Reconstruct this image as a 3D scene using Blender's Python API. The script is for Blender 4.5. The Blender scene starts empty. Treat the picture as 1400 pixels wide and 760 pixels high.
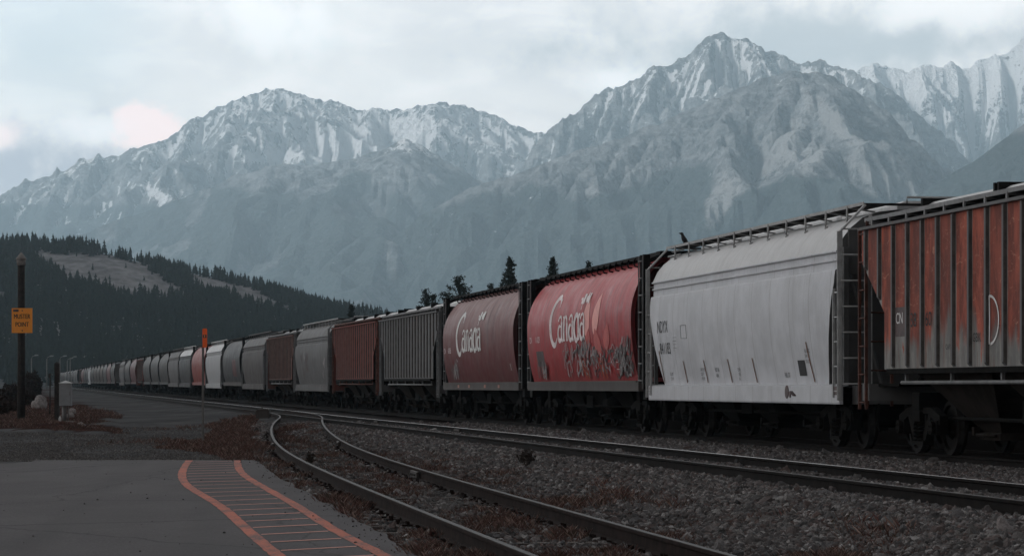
import bpy, bmesh, math, random
import numpy as np
from mathutils import Vector, Matrix

R = math.radians
random.seed(7)
rng = np.random.default_rng(11)
scene = bpy.context.scene
COL = scene.collection

# ---------------------------------------------------------------- camera
F = 3750.0            # focal length in pixels of a 1400 px wide frame
CAMZ = 1.5
HZ = 521.5            # horizon row in that frame
cam_d = bpy.data.cameras.new("camera")
cam = bpy.data.objects.new("camera", cam_d)
COL.objects.link(cam)
cam.location = (0, 0, CAMZ)
cam.rotation_euler = (R(90), 0, 0)
cam_d.sensor_width = 36
cam_d.lens = F / 1400 * 36
HAZE_D = 9.5e-5
cam_d.shift_y = (HZ - 380) / 1400
cam_d.clip_start = 0.2
cam_d.clip_end = 60000
scene.camera = cam

# ---------------------------------------------------------------- light
SUN_DIR = Vector((-0.80, -0.45, 0.42)).normalized()
sun_d = bpy.data.lights.new("sun", 'SUN')
sun_d.energy = 3.8
sun_d.angle = R(10)
sun_d.color = (1.0, 0.985, 0.975)
sun = bpy.data.objects.new("sun", sun_d)
COL.objects.link(sun)
sun.rotation_euler = SUN_DIR.to_track_quat('Z', 'Y').to_euler()
sun.location = (-20, 10, 60)

scene.view_settings.view_transform = 'Standard'
scene.view_settings.look = 'None'
scene.view_settings.exposure = 0.34
scene.view_settings.gamma = 1.0
scene.view_settings.use_curve_mapping = False
scene.render.engine = 'CYCLES'
scene.cycles.use_denoising = True
scene.cycles.max_bounces = 8
scene.cycles.volume_bounces = 2
scene.cycles.transparent_max_bounces = 8
scene.cycles.use_adaptive_sampling = True
scene.cycles.adaptive_threshold = 0.01


# ---------------------------------------------------------------- node helper
class NT:
    def __init__(self, tree):
        self.t = tree
        self.n = tree.nodes
        self.l = tree.links

    def node(self, typ, **kw):
        nd = self.n.new(typ)
        for k, v in kw.items():
            setattr(nd, k, v)
        return nd

    def set(self, sock, v):
        if hasattr(v, 'is_output') or hasattr(v, 'links') and not isinstance(v, (int, float, tuple, list)):
            self.l.new(v, sock)
        else:
            if sock.type == 'RGBA' and isinstance(v, (tuple, list)) and len(v) == 3:
                v = (*v, 1)
            sock.default_value = v

    def math(self, op, a, b=0.0, clamp=False):
        nd = self.node('ShaderNodeMath', operation=op)
        nd.use_clamp = clamp
        self.set(nd.inputs[0], a)
        self.set(nd.inputs[1], b)
        return nd.outputs[0]

    def vmath(self, op, a, b):
        nd = self.node('ShaderNodeVectorMath', operation=op)
        self.set(nd.inputs[0], a)
        self.set(nd.inputs[1], b)
        return nd.outputs['Value'] if op in ('DOT_PRODUCT', 'DISTANCE', 'LENGTH') else nd.outputs[0]

    def mix(self, fac, a, b, blend='MIX'):
        nd = self.node('ShaderNodeMix', data_type='RGBA', blend_type=blend)
        nd.clamp_factor = True
        self.set(nd.inputs[0], fac)
        self.set(nd.inputs[6], a)
        self.set(nd.inputs[7], b)
        return nd.outputs[2]

    def noise(self, vec, scale, detail=4, rough=0.55, dist=0.0):
        nd = self.node('ShaderNodeTexNoise')
        if vec is not None:
            self.set(nd.inputs['Vector'], vec)
        nd.inputs['Scale'].default_value = scale
        nd.inputs['Detail'].default_value = detail
        nd.inputs['Roughness'].default_value = rough
        nd.inputs['Distortion'].default_value = dist
        return nd.outputs[0]

    def voro(self, vec, scale, feature='F1', out='Distance'):
        nd = self.node('ShaderNodeTexVoronoi', feature=feature)
        self.set(nd.inputs['Vector'], vec)
        nd.inputs['Scale'].default_value = scale
        return nd.outputs[out]

    def ss(self, v, lo, hi, a=0.0, b=1.0):
        nd = self.node('ShaderNodeMapRange', interpolation_type='SMOOTHSTEP')
        self.set(nd.inputs[0], v)
        nd.inputs[1].default_value = lo
        nd.inputs[2].default_value = hi
        nd.inputs[3].default_value = a
        nd.inputs[4].default_value = b
        return nd.outputs[0]

    def lin(self, v, lo, hi, a=0.0, b=1.0):
        nd = self.node('ShaderNodeMapRange')
        self.set(nd.inputs[0], v)
        nd.inputs[1].default_value = lo
        nd.inputs[2].default_value = hi
        nd.inputs[3].default_value = a
        nd.inputs[4].default_value = b
        return nd.outputs[0]

    def sep(self, v):
        nd = self.node('ShaderNodeSeparateXYZ')
        self.set(nd.inputs[0], v)
        return nd.outputs

    def comb(self, x, y, z):
        nd = self.node('ShaderNodeCombineXYZ')
        for i, v in enumerate((x, y, z)):
            self.set(nd.inputs[i], v)
        return nd.outputs[0]

    def coord(self, which='Object'):
        return self.node('ShaderNodeTexCoord').outputs[which]

    def pos(self):
        return self.node('ShaderNodeNewGeometry').outputs['Position']

    def attr(self, name, out='Color'):
        return self.node('ShaderNodeAttribute', attribute_name=name).outputs[out]

    def rand(self):
        return self.node('ShaderNodeObjectInfo').outputs['Random']

    def bump(self, h, strength=0.5, dist=0.02):
        nd = self.node('ShaderNodeBump')
        nd.inputs['Strength'].default_value = strength
        nd.inputs['Distance'].default_value = dist
        self.set(nd.inputs['Height'], h)
        return nd.outputs[0]


def mat(name):
    m = bpy.data.materials.new(name)
    m.use_nodes = True
    m.node_tree.nodes.clear()
    nt = NT(m.node_tree)
    b = nt.node('ShaderNodeBsdfPrincipled')
    o = nt.node('ShaderNodeOutputMaterial')
    nt.l.new(b.outputs[0], o.inputs[0])
    b.inputs['Specular IOR Level'].default_value = 0.3
    return m, nt, b


def plain(name, col, rough=0.7, metal=0.0, var=0.25, scale=3.0, spec=0.3):
    m, nt, b = mat(name)
    p = nt.coord()
    n = nt.noise(p, scale, 6, 0.65)
    c = nt.mix(nt.ss(n, 0.3, 0.7), tuple(x * (1 - var) for x in col), tuple(min(1, x * (1 + var)) for x in col))
    nt.set(b.inputs['Base Color'], c)
    b.inputs['Roughness'].default_value = rough
    b.inputs['Metallic'].default_value = metal
    b.inputs['Specular IOR Level'].default_value = spec
    return m


# ---------------------------------------------------------------- world: overcast sky with cloud banks
world = bpy.data.worlds.new("World")
scene.world = world
world.use_nodes = True
world.node_tree.nodes.clear()
w = NT(world.node_tree)


def px_dir(px, v):
    return Vector(((px - 700) / F, 1, (HZ - v) / F)).normalized()


d = w.coord('Generated')
sky = w.node('ShaderNodeTexSky', sky_type='NISHITA')
sky.sun_disc = False
sky.sun_elevation = math.asin(SUN_DIR.z)
sky.sun_rotation = math.atan2(SUN_DIR.x, SUN_DIR.y)
sky_c = w.mix(1.0, sky.outputs[0], (0.10, 0.10, 0.10), 'MULTIPLY')
dx, dy, dz = w.sep(d)
dst = w.comb(dx, dy, w.math('MULTIPLY', dz, 2.6))
warp = w.noise(dst, 9, 3, 0.5)
nbig = w.noise(w.vmath('ADD', dst, (3.1, 1.7, 0.4)), 7.5, 6, 0.55, 0.4)
nmid = w.noise(w.vmath('ADD', dst, (0.2, 5.7, 0.9)), 26, 7, 0.58, 0.5)
cl = w.mix(w.ss(nbig, 0.35, 0.66), (0.615, 0.595, 0.590), (0.775, 0.740, 0.715))
cl = w.mix(w.math('MULTIPLY', w.ss(nmid, 0.44, 0.68), 0.45), cl, (0.90, 0.855, 0.83))
# thin places where the blue shows
gap = w.math('MULTIPLY', w.ss(w.noise(w.vmath('ADD', dst, (8.0, 2.0, 3.0)), 6.0, 4, 0.5), 0.56, 0.70), 0.35)
gcen = px_dir(60, 10)
g1 = w.ss(w.vmath('DISTANCE', d, tuple(gcen)), 0.06, 0.01)
gap = w.math('MAXIMUM', gap, w.math('MULTIPLY', g1, 0.40))
cl = w.mix(gap, cl, w.mix(0.45, (0.55, 0.67, 0.72), sky_c))


def puff(base, px, v, rx, rz, col, amt, seed, e0=1.45, e1=0.15):
    c = px_dir(px, v)
    off = w.vmath('SUBTRACT', d, tuple(c))
    ox, oy, oz = w.sep(off)
    wob = w.noise(w.vmath('ADD', d, (seed, seed * 1.7, 0)), 60, 6, 0.6)
    wob = w.math('MULTIPLY', w.math('SUBTRACT', wob, 0.5), 2.6)
    q = w.math('SQRT', w.math('ADD', w.math('POWER', w.math('MULTIPLY', ox, F / rx), 2.0),
                              w.math('POWER', w.math('MULTIPLY', oz, F / rz), 2.0)))
    # keep it on the far half of the sky
    q = w.math('ADD', w.math('ADD', q, wob), w.math('MULTIPLY', w.math('LESS_THAN', dy, 0.0), 100.0))
    return w.mix(w.math('MULTIPLY', w.ss(q, e0, e1), amt), base, col)


cl = puff(cl, 30, 235, 190, 60, (0.25, 0.27, 0.33), 0.85, 1.0)
cl = puff(cl, 1140, 60, 330, 60, (0.32, 0.35, 0.37), 0.8, 2.0)
cl = puff(cl, 375, 30, 90, 42, (0.90, 0.875, 0.86), 0.8, 3.0)
cl = puff(cl, 203, 174, 44, 34, (0.98, 0.76, 0.72), 0.9, 4.4, 1.25, 0.65)
cl = puff(cl, 5, 185, 26, 20, (1.0, .8, .77), 0.7, 5.0)
cl = puff(cl, 120, 180, 60, 18, (.9,.88,.88), 0.5, 5.5)
cl = puff(cl, 840, 112, 60, 26, (.93, .91, .90), 0.7, 6.0)
cl = puff(cl, 1300, 8, 130, 34, (0.90, 0.865, 0.845), 0.8, 7.0)
# the bright part of the overcast lies ahead and to the left, thick cloud stands behind
front = w.ss(w.math('ADD', dy, w.math('MULTIPLY', dx, -0.95)), -0.85, 1.05, 0.38, 1.88)
over = w.ss(dz, 0.30, 0.80, 1.0, 0.30)
gain = w.math('MULTIPLY', front, over)
cl = w.mix(1.0, cl, w.comb(gain, gain, gain), 'MULTIPLY')
fin = w.mix(0.04, cl, sky_c)
bg = w.node('ShaderNodeBackground')
w.set(bg.inputs[0], fin)
bg.inputs[1].default_value = 1.0
wo = w.node('ShaderNodeOutputWorld')
w.l.new(bg.outputs[0], wo.inputs[0])


# ---------------------------------------------------------------- numpy noise
def _hash(ix, iy, seed):
    h = (ix.astype(np.int64) * 374761393 + iy.astype(np.int64) * 668265263 + seed * 1442695041) & 0xffffffff
    h = ((h ^ (h >> 13)) * 1274126177) & 0xffffffff
    return ((h ^ (h >> 16)) & 0xffff) / 65535.0


def vnoise(x, y, seed=0):
    ix = np.floor(x); iy = np.floor(y)
    fx = x - ix; fy = y - iy
    u = fx * fx * fx * (fx * (fx * 6 - 15) + 10); v = fy * fy * fy * (fy * (fy * 6 - 15) + 10)
    a = _hash(ix, iy, seed); b = _hash(ix + 1, iy, seed)
    c = _hash(ix, iy + 1, seed); e = _hash(ix + 1, iy + 1, seed)
    return (a * (1 - u) + b * u) * (1 - v) + (c * (1 - u) + e * u) * v


def fbm(x, y, seed=0, octv=5, gain=0.5):
    s = 0; a = 1; t = 0
    for o in range(octv):
        s = s + a * vnoise(x * 2 ** o + 17.3 * o, y * 2 ** o - 9.1 * o, seed + o)
        t += a; a *= gain
    return s / t


def ridged(x, y, seed=0, octv=5, gain=0.5):
    s = 0; a = 1; t = 0
    for o in range(octv):
        s = s + a * (1 - np.abs(2 * vnoise(x * 2 ** o + 7.3 * o, y * 2 ** o - 3.1 * o, seed + o) - 1))
        t += a; a *= gain
    return s / t


def spline(xs, ys):
    xs = np.array(xs, float); ys = np.array(ys, float); n = len(xs)
    h = np.diff(xs); A = np.zeros((n, n)); b = np.zeros(n); A[0, 0] = A[-1, -1] = 1
    for i in range(1, n - 1):
        A[i, i - 1] = h[i - 1]; A[i, i] = 2 * (h[i - 1] + h[i]); A[i, i + 1] = h[i]
        b[i] = 6 * ((ys[i + 1] - ys[i]) / h[i] - (ys[i] - ys[i - 1]) / h[i - 1])
    M = np.linalg.solve(A, b)

    def f(x):
        x = np.asarray(x, float)
        i = np.clip(np.searchsorted(xs, x) - 1, 0, n - 2)
        hh = h[i]; p = (xs[i + 1] - x) / hh; q = (x - xs[i]) / hh
        r = p * ys[i] + q * ys[i + 1] + ((p ** 3 - p) * M[i] + (q ** 3 - q) * M[i + 1]) * hh * hh / 6
        lo = x < xs[0]; hi = x > xs[-1]
        s0 = (ys[1] - ys[0]) / h[0] - h[0] * M[1] / 6
        r = np.where(lo, ys[0] + (x - xs[0]) * s0, r)
        s1 = (ys[-1] - ys[-2]) / h[-1] + h[-1] * M[-2] / 6
        return np.where(hi, ys[-1] + (x - xs[-1]) * s1, r)
    return f


# ---------------------------------------------------------------- object helpers
def link(o, parent=None):
    COL.objects.link(o)
    if parent is not None:
        o.parent = parent
    return o


def tag(o, label=None, cat=None, group=None, kind=None):
    if label: o['label'] = label
    if cat: o['category'] = cat
    if group: o['group'] = group
    if kind: o['kind'] = kind
    return o


def empty(name, loc=(0, 0, 0), rz=0):
    o = bpy.data.objects.new(name, None)
    o.location = loc; o.rotation_euler = (0, 0, rz); o.empty_display_size = 0.5
    return link(o)


def np_mesh(name, V, Fc, mats=(), parent=None, smooth=False, midx=None, attrs=None):
    """V (n,3); Fc (m,k) constant size faces"""
    me = bpy.data.meshes.new(name)
    V = np.asarray(V, np.float32); Fc = np.asarray(Fc, np.int32)
    k = Fc.shape[1]
    me.vertices.add(len(V)); me.vertices.foreach_set('co', V.ravel())
    me.loops.add(Fc.size); me.loops.foreach_set('vertex_index', Fc.ravel())
    me.polygons.add(len(Fc)); me.polygons.foreach_set('loop_start', np.arange(len(Fc), dtype=np.int32) * k)
    if midx is not None:
        me.polygons.foreach_set('material_index', np.asarray(midx, np.int32))
    me.polygons.foreach_set('use_smooth', np.full(len(Fc), smooth))
    for mm in mats: me.materials.append(mm)
    if attrs:
        for an, av in attrs.items():
            a = me.color_attributes.new(an, 'FLOAT_COLOR', 'POINT')
            c = np.ones((len(V), 4), np.float32); c[:, :av.shape[1]] = av
            a.data.foreach_set('color', c.ravel())
    me.update(calc_edges=True); me.validate()
    o = bpy.data.objects.new(name, me)
    return link(o, parent)


class MB:
    """collects faces, builds one mesh object"""
    def __init__(self):
        self.v = []; self.f = []; self.m = []; self.sm = []

    def add(self, vs, fs, mi=0, smooth=False):
        o = len(self.v)
        self.v += [tuple(p) for p in vs]
        for f in fs:
            self.f.append([i + o for i in f]); self.m.append(mi); self.sm.append(smooth)
        return self

    def box(self, c, s, mi=0, rot=None):
        hx, hy, hz = s[0] / 2, s[1] / 2, s[2] / 2
        vs = [Vector((x, y, z)) for x in (-hx, hx) for y in (-hy, hy) for z in (-hz, hz)]
        if rot is not None: vs = [rot @ p for p in vs]
        vs = [p + Vector(c) for p in vs]
        return self.add(vs, [(0, 1, 3, 2), (4, 6, 7, 5), (0, 4, 5, 1), (2, 3, 7, 6), (0, 2, 6, 4), (1, 5, 7, 3)], mi)

    def bar(self, a, b, wd, ht=None, mi=0):
        a = Vector(a); b = Vector(b); dv = b - a; L = dv.length
        q = dv.to_track_quat('X', 'Z').to_matrix()
        return self.box((a + b) / 2, (L, wd, ht or wd), mi, q)

    def tube(self, pts, r, seg=6, mi=0, cap=True):
        pts = [Vector(p) for p in pts]; n = len(pts)
        rs = r if isinstance(r, (list, tuple)) else [r] * n
        vs = []; up = Vector((0, 0, 1))
        for i, p in enumerate(pts):
            t = (pts[min(i + 1, n - 1)] - pts[max(i - 1, 0)]).normalized()
            u = up if abs(t.dot(up)) < 0.95 else Vector((1, 0, 0))
            s = t.cross(u).normalized(); b2 = s.cross(t)
            for k in range(seg):
                a = 2 * math.pi * k / seg
                vs.append(p + (s * math.cos(a) + b2 * math.sin(a)) * rs[i])
        fs = [(i * seg + k, i * seg + (k + 1) % seg, (i + 1) * seg + (k + 1) % seg, (i + 1) * seg + k)
              for i in range(n - 1) for k in range(seg)]
        if cap:
            fs += [tuple(range(seg))[::-1], tuple((n - 1) * seg + k for k in range(seg))]
        return self.add(vs, fs, mi, True)

    def prism(self, poly, axis, a, b, mi=0):
        """poly of 2-D points extruded along axis ('x','y','z') from a to b"""
        def P(p, t):
            return {'x': (t, p[0], p[1]), 'y': (p[0], t, p[1]), 'z': (p[0], p[1], t)}[axis]
        n = len(poly)
        vs = [P(p, a) for p in poly] + [P(p, b) for p in poly]
        fs = [tuple(range(n))[::-1], tuple(range(n, 2 * n))] + [(i, (i + 1) % n, n + (i + 1) % n, n + i) for i in range(n)]
        return self.add(vs, fs, mi)

    def disc(self, c, axis, r, t, seg=20, mi=0):
        q = Vector(axis).normalized()
        u = q.orthogonal().normalized(); v2 = q.cross(u)
        c = Vector(c); vs = []
        for s in (-t / 2, t / 2):
            for k in range(seg):
                a = 2 * math.pi * k / seg
                vs.append(c + q * s + (u * math.cos(a) + v2 * math.sin(a)) * r)
        fs = [tuple(range(seg))[::-1], tuple(range(seg, 2 * seg))] + \
             [(k, (k + 1) % seg, seg + (k + 1) % seg, seg + k) for k in range(seg)]
        return self.add(vs, fs, mi)

    def grid(self, P, mi=0, smooth=True):
        """P[i][j] of points"""
        ni = len(P); nj = len(P[0])
        vs = [p for row in P for p in row]
        fs = [(i * nj + j, i * nj + j + 1, (i + 1) * nj + j + 1, (i + 1) * nj + j) for i in range(ni - 1) for j in range(nj - 1)]
        return self.add(vs, fs, mi, smooth)

    def build(self, name, mats, parent=None, fix=True):
        me = bpy.data.meshes.new(name)
        me.from_pydata(self.v, [], self.f)
        if not isinstance(mats, (list, tuple)): mats = [mats]
        for mm in mats: me.materials.append(mm)
        me.polygons.foreach_set('material_index', self.m)
        me.polygons.foreach_set('use_smooth', self.sm)
        if fix:
            bm = bmesh.new(); bm.from_mesh(me)
            bmesh.ops.recalc_face_normals(bm, faces=bm.faces)
            bm.to_mesh(me); bm.free()
        me.update()
        o = bpy.data.objects.new(name, me)
        return link(o, parent)


def kids(o):
    return [c for c in COL.objects if c.parent == o]


def copy_tree(o, parent=None, childmap=None):
    if childmap is None:
        childmap = {}
        for c in COL.objects:
            if c.parent: childmap.setdefault(c.parent.name, []).append(c)
    c = o.copy(); COL.objects.link(c)
    if parent is not None: c.parent = parent
    for k in ('label', 'category', 'group'):
        if parent is None and k in c and k != 'category': del c[k]
    for ch in childmap.get(o.name, []):
        copy_tree(ch, c, childmap)
    return c


def gp(px, v, z=0.0):
    """a point of the ground at height z seen at pixel (px, v) of the photograph"""
    Y = (CAMZ - z) * F / (v - HZ)
    return Vector(((px - 700) / F * Y, Y, z))


# ---------------------------------------------------------------- track alignment
def bend(Y):
    Y = np.asarray(Y, float)
    t = (Y - 97) / 9.0
    return -0.0179 * 9.0 * np.logaddexp(0, t)


def drop(Y):
    return np.clip(0.0021 * (np.asarray(Y, float) - 30), -0.02, 0.14)


def xm(Y): return 9.87 - 0.1656 * np.asarray(Y, float) + bend(Y)
def xt(Y): return 15.84 - 0.1656 * np.asarray(Y, float) + bend(Y)
def zm(Y): return 0.37 - drop(Y)
def zt(Y): return 0.30 - drop(Y)


_ks = [20.9, 29.6, 50.6, 71.2, 91, 104.7, 118, 127]
_kv = [0.947, -0.371, -3.326, -5.49, -7.05, -8.15, float(xm(118)) - 0.05, float(xm(127))]
_xs = spline(_ks, _kv)
def xs(Y):
    Y = np.asarray(Y, float)
    return np.where(Y > 127, xm(Y), _xs(np.minimum(Y, 127)))
def zs(Y):
    Y = np.asarray(Y, float)
    t = np.clip((Y - 55) / 50, 0, 1); t = t * t * (3 - 2 * t)
    return 0.17 * (1 - t) + zm(Y) * t


def sstep(x, a, b):
    t = np.clip((x - a) / (b - a), 0, 1)
    return t * t * (3 - 2 * t)


def gz(X, Y):
    """height of the ground sheet"""
    X = np.asarray(X, float); Y = np.asarray(Y, float)
    Yc = np.clip(Y, 5, 1500)
    a = X - xs(Yc); b = X - xm(Yc); c = X - xt(Yc)
    base = -0.03 + 0 * X
    far = sstep(Yc, 60, 110)
    sid = (zs(Yc) - 0.19)
    z = base * (1 - sstep(a, -1.9, -1.1)) + sid * sstep(a, -1.9, -1.1)
    mid = zm(Yc) - 0.16
    z = z + (mid - z) * sstep(b, -3.6 + 1.0 * far, -1.25)
    tr = zt(Yc) - 0.15
    z = z + (tr - z) * sstep(b, 1.3, 4.2)
    z = z + (-0.30 - z) * sstep(c, 1.6, 3.2)
    z = z + (1.25 + 0.35 * fbm(X / 6, Y / 9, 77, 3) - z) * sstep(c, 4.0, 8.5) * (1 - sstep(c, 60, 140))
    return np.where(Y > 1500, -0.4, z)


# weed beds (world polygons) ---------------------------------------------------
def poly_in(X, Y, poly):
    X = np.asarray(X); Y = np.asarray(Y); ins = np.zeros(X.shape, bool)
    n = len(poly)
    for i in range(n):
        x1, y1 = poly[i]; x2, y2 = poly[(i + 1) % n]
        c = ((y1 > Y) != (y2 > Y)) & (X < (x2 - x1) * (Y - y1) / (y2 - y1 + 1e-12) + x1)
        ins ^= c
    return ins


def gpoly(pts): return [tuple(gp(*p)[:2]) for p in pts]


ISLAND_L = gpoly([(-120, 590), (0, 588), (90, 590), (145, 593), (160, 587), (152, 572), (140, 562), (100, 550), (62, 540), (52, 532), (-120, 534)])
ISLAND_R = gpoly([(224, 608), (255, 622), (300, 627), (352, 628), (372, 622), (352, 598), (350, 586), (345, 577), (320, 572), (290, 582), (262, 595)])


def weed_amount(X, Y):
    n = fbm(X * 0.9, Y * 0.35, 5, 4)
    wob = (fbm(X * 0.7, Y * 0.12, 9, 3) - 0.5)
    A = np.zeros(np.shape(X))
    A = np.where(poly_in(X + wob * 1.6, Y + wob * 9, ISLAND_L), 0.95, A)
    A = np.where(poly_in(X + wob * 1.0, Y + wob * 5, ISLAND_R), 0.95, A)
    a = X - xs(Y); b = X - xm(Y)
    # strip beside the asphalt, between the siding's rails, and out on the ballast shoulder
    s1 = sstep(a, -1.6, -1.3) * (1 - sstep(a, -0.9, -0.7)) * (Y < 66)
    A = np.maximum(A, s1 * sstep(n, 0.16, 0.36))
    s2 = sstep(a, -0.75, -0.55) * (1 - sstep(a, 0.30, 0.75)) * (Y < 90)
    A = np.maximum(A, s2 * sstep(n, 0.33, 0.50) * 0.9)
    n3 = fbm(X * 0.5 + 40, Y * 0.16, 15, 4)
    s3 = sstep(a, 0.8, 1.3) * (1 - sstep(b, -3.1, -1.9)) * (Y < 85)
    A = np.maximum(A, s3 * sstep(n3, 0.27, 0.46) * 0.95)
    s4 = sstep(a, -7, -2.0) * (1 - sstep(a, -1.6, -1.2)) * (Y > 66) * (Y < 100)
    A = np.maximum(A, s4 * sstep(n3, 0.54, 0.66) * 0.3)
    return A


def ballast_amount(X, Y):
    a = X - xs(Y); c = X - xt(Y)
    return sstep(a, -1.0, -0.6) * (1 - sstep(c, 60, 140)) * np.where(Y > 900, 0, 1)


# ---------------------------------------------------------------- ground sheet
def axis(parts):
    out = []
    for a, b, n in parts: out += list(np.linspace(a, b, n, endpoint=False))
    return out


gyl = np.array(axis([(-400, 0, 6), (0, 18, 10), (18, 64, 170), (64, 140, 110), (140, 420, 60), (420, 1600, 40), (1600, 21500, 24)]) + [21800])
gxl = np.array(axis([(-14000, -700, 16), (-700, -120, 40), (-120, -30, 60), (-30, 26, 220), (26, 60, 24), (60, 14000, 16)]) + [14000])
GX, GY = np.meshgrid(gxl, gyl)
GZ = gz(GX, GY)
nearw = (GY < 200)
GZ = GZ + nearw * (fbm(GX * 1.3, GY * 0.7, 3, 4) - 0.5) * 0.05 * ballast_amount(GX, np.clip(GY, 5, 900))
isl = poly_in(GX, GY, ISLAND_L)
GZ = GZ + isl * 0.06
nx_, ny_ = len(gxl), len(gyl)
idx = np.arange(nx_ * ny_).reshape(ny_, nx_)
quads = np.stack([idx[:-1, :-1], idx[:-1, 1:], idx[1:, 1:], idx[1:, :-1]], -1).reshape(-1, 4)
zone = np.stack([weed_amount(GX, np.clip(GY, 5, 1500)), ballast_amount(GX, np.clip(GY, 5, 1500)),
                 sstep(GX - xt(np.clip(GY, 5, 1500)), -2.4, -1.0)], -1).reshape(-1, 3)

m_ground, nt, b = mat('ground_gravel')
P = nt.pos()
zc = nt.node('ShaderNodeSeparateColor'); nt.l.new(nt.attr('zone'), zc.inputs[0])
fine = nt.noise(P, 45, 5, 0.7)
vor = nt.voro(P, 26.0, 'F1', 'Color')
vs_ = nt.node('ShaderNodeSeparateColor'); nt.l.new(vor, vs_.inputs[0])
big = nt.noise(nt.vmath('MULTIPLY', P, (0.35, 0.12, 1)), 1.0, 5, 0.6)
tracks_n = nt.noise(nt.vmath('MULTIPLY', P, (1.4, 0.08, 1)), 1.0, 5, 0.65)
road = nt.mix(nt.ss(big, 0.35, 0.68), (0.0616, 0.0616, 0.0647), (0.1079, 0.1069, 0.1089))
road = nt.mix(nt.math('MULTIPLY', nt.ss(tracks_n, 0.45, 0.7), 0.5), road, (0.1337, 0.1325, 0.1337))
road = nt.mix(nt.math('MULTIPLY', nt.ss(fine, 0.4, 0.75), 0.4), road, (0.1644, 0.1592, 0.1541))
bal = nt.mix(vs_.outputs[0], (0.0218, 0.0209, 0.0218), (0.1193, 0.1142, 0.1142))
bal = nt.mix(nt.ss(big, 0.4, 0.7), bal, (0.0448, 0.0358, 0.0338))
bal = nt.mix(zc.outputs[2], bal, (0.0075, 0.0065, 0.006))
soil = nt.mix(nt.noise(P, 9, 6, 0.7), (0.0156, 0.0103, 0.0095), (0.0734, 0.0397, 0.0346))
c = nt.mix(zc.outputs[1], road, bal)
c = nt.mix(nt.ss(nt.math('ADD', zc.outputs[0], nt.math('MULTIPLY', nt.math('SUBTRACT', fine, 0.5), 0.6)), 0.3, 0.7), c, soil)
nt.set(b.inputs['Base Color'], c)
b.inputs['Roughness'].default_value = 0.95
b.inputs['Specular IOR Level'].default_value = 0.0
nt.set(b.inputs['Normal'], nt.bump(nt.math('ADD', fine, nt.math('MULTIPLY', vs_.outputs[1], 0.7)), 0.7, 0.03))
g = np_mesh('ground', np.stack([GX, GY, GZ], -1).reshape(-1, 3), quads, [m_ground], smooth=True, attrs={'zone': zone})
tag(g, kind='structure')

# ---------------------------------------------------------------- asphalt pad with painted walkway
m_asph, nt, b = mat('asphalt')
P = nt.pos()
fine = nt.noise(P, 30, 6, 0.85)
bigp = nt.noise(nt.vmath('MULTIPLY', P, (0.8, 0.22, 1)), 1.0, 6, 0.62)
c = nt.mix(nt.ss(bigp, 0.3, 0.72), (0.0618, 0.0562, 0.0599), (0.0889, 0.0804, 0.0847))
c = nt.mix(nt.math('MULTIPLY', nt.ss(fine, 0.50, 0.66), 0.75), c, (0.1542, 0.1409, 0.1454))
c = nt.mix(nt.math('MULTIPLY', nt.ss(fine, 0.46, 0.28), 0.6), c, (0.0272, 0.0252, 0.0274))
cr = nt.voro(nt.vmath('ADD', nt.vmath('MULTIPLY', P, (1, 0.6, 1)), nt.comb(nt.math('MULTIPLY', bigp, 2.0), 0, 0)), 0.22, 'DISTANCE_TO_EDGE')
c = nt.mix(nt.ss(cr, 0.006, 0.001, 0, 0.55), c, (0.0181, 0.0168, 0.0172))
st = nt.noise(nt.vmath('ADD', nt.vmath('MULTIPLY', P, (0.5, 0.16, 1)), (31, 5, 0)), 1.0, 3, 0.5)
c = nt.mix(nt.ss(st, 0.60, 0.72, 0, 0.35), c, (0.0499, 0.0394, 0.0385))
px_, py_, pz_ = nt.sep(P)
pw = nt.math('MULTIPLY', nt.math('SUBTRACT', nt.noise(P, 1.3, 4, .6), 0.5), 0.5)
tyre = nt.math('ABSOLUTE', nt.math('SUBTRACT', nt.math('ADD', nt.math('ADD', px_, nt.math('MULTIPLY', py_, 0.10)), pw), -1.9))
c = nt.mix(nt.ss(tyre, 0.32, 0.05, 0, 0.22), c, (0.0360, 0.0348, 0.0360))
tyre = nt.math('ABSOLUTE', nt.math('SUBTRACT', nt.math('ADD', nt.math('ADD', px_, nt.math('MULTIPLY', py_, 0.10)), pw), -0.35))
c = nt.mix(nt.ss(tyre, 0.30, 0.05, 0, 0.18), c, (0.0360, 0.0348, 0.0360))
pt = nt.voro(nt.vmath('ADD', nt.vmath('MULTIPLY', P, (0.28, 0.10, 1)), (3.3, 0.4, 0)), 1.0, 'F1', 'Color')
c = nt.mix(nt.math('MULTIPLY', nt.sep(pt)[0], 0.35), c, (0.0624, 0.0588, 0.0600))
nt.set(b.inputs['Base Color'], c)
b.inputs['Roughness'].default_value = 0.9
b.inputs['Specular IOR Level'].default_value = 0.15
nt.set(b.inputs['Normal'], nt.bump(fine, 0.35, 0.006))


def edge_right(Y):
    Y = np.asarray(Y, float)
    return xs(Y) - 1.30 + 0.10 * (fbm(Y * 0.7, Y * 0 + 2, 21, 4) - 0.5) * 2


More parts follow.
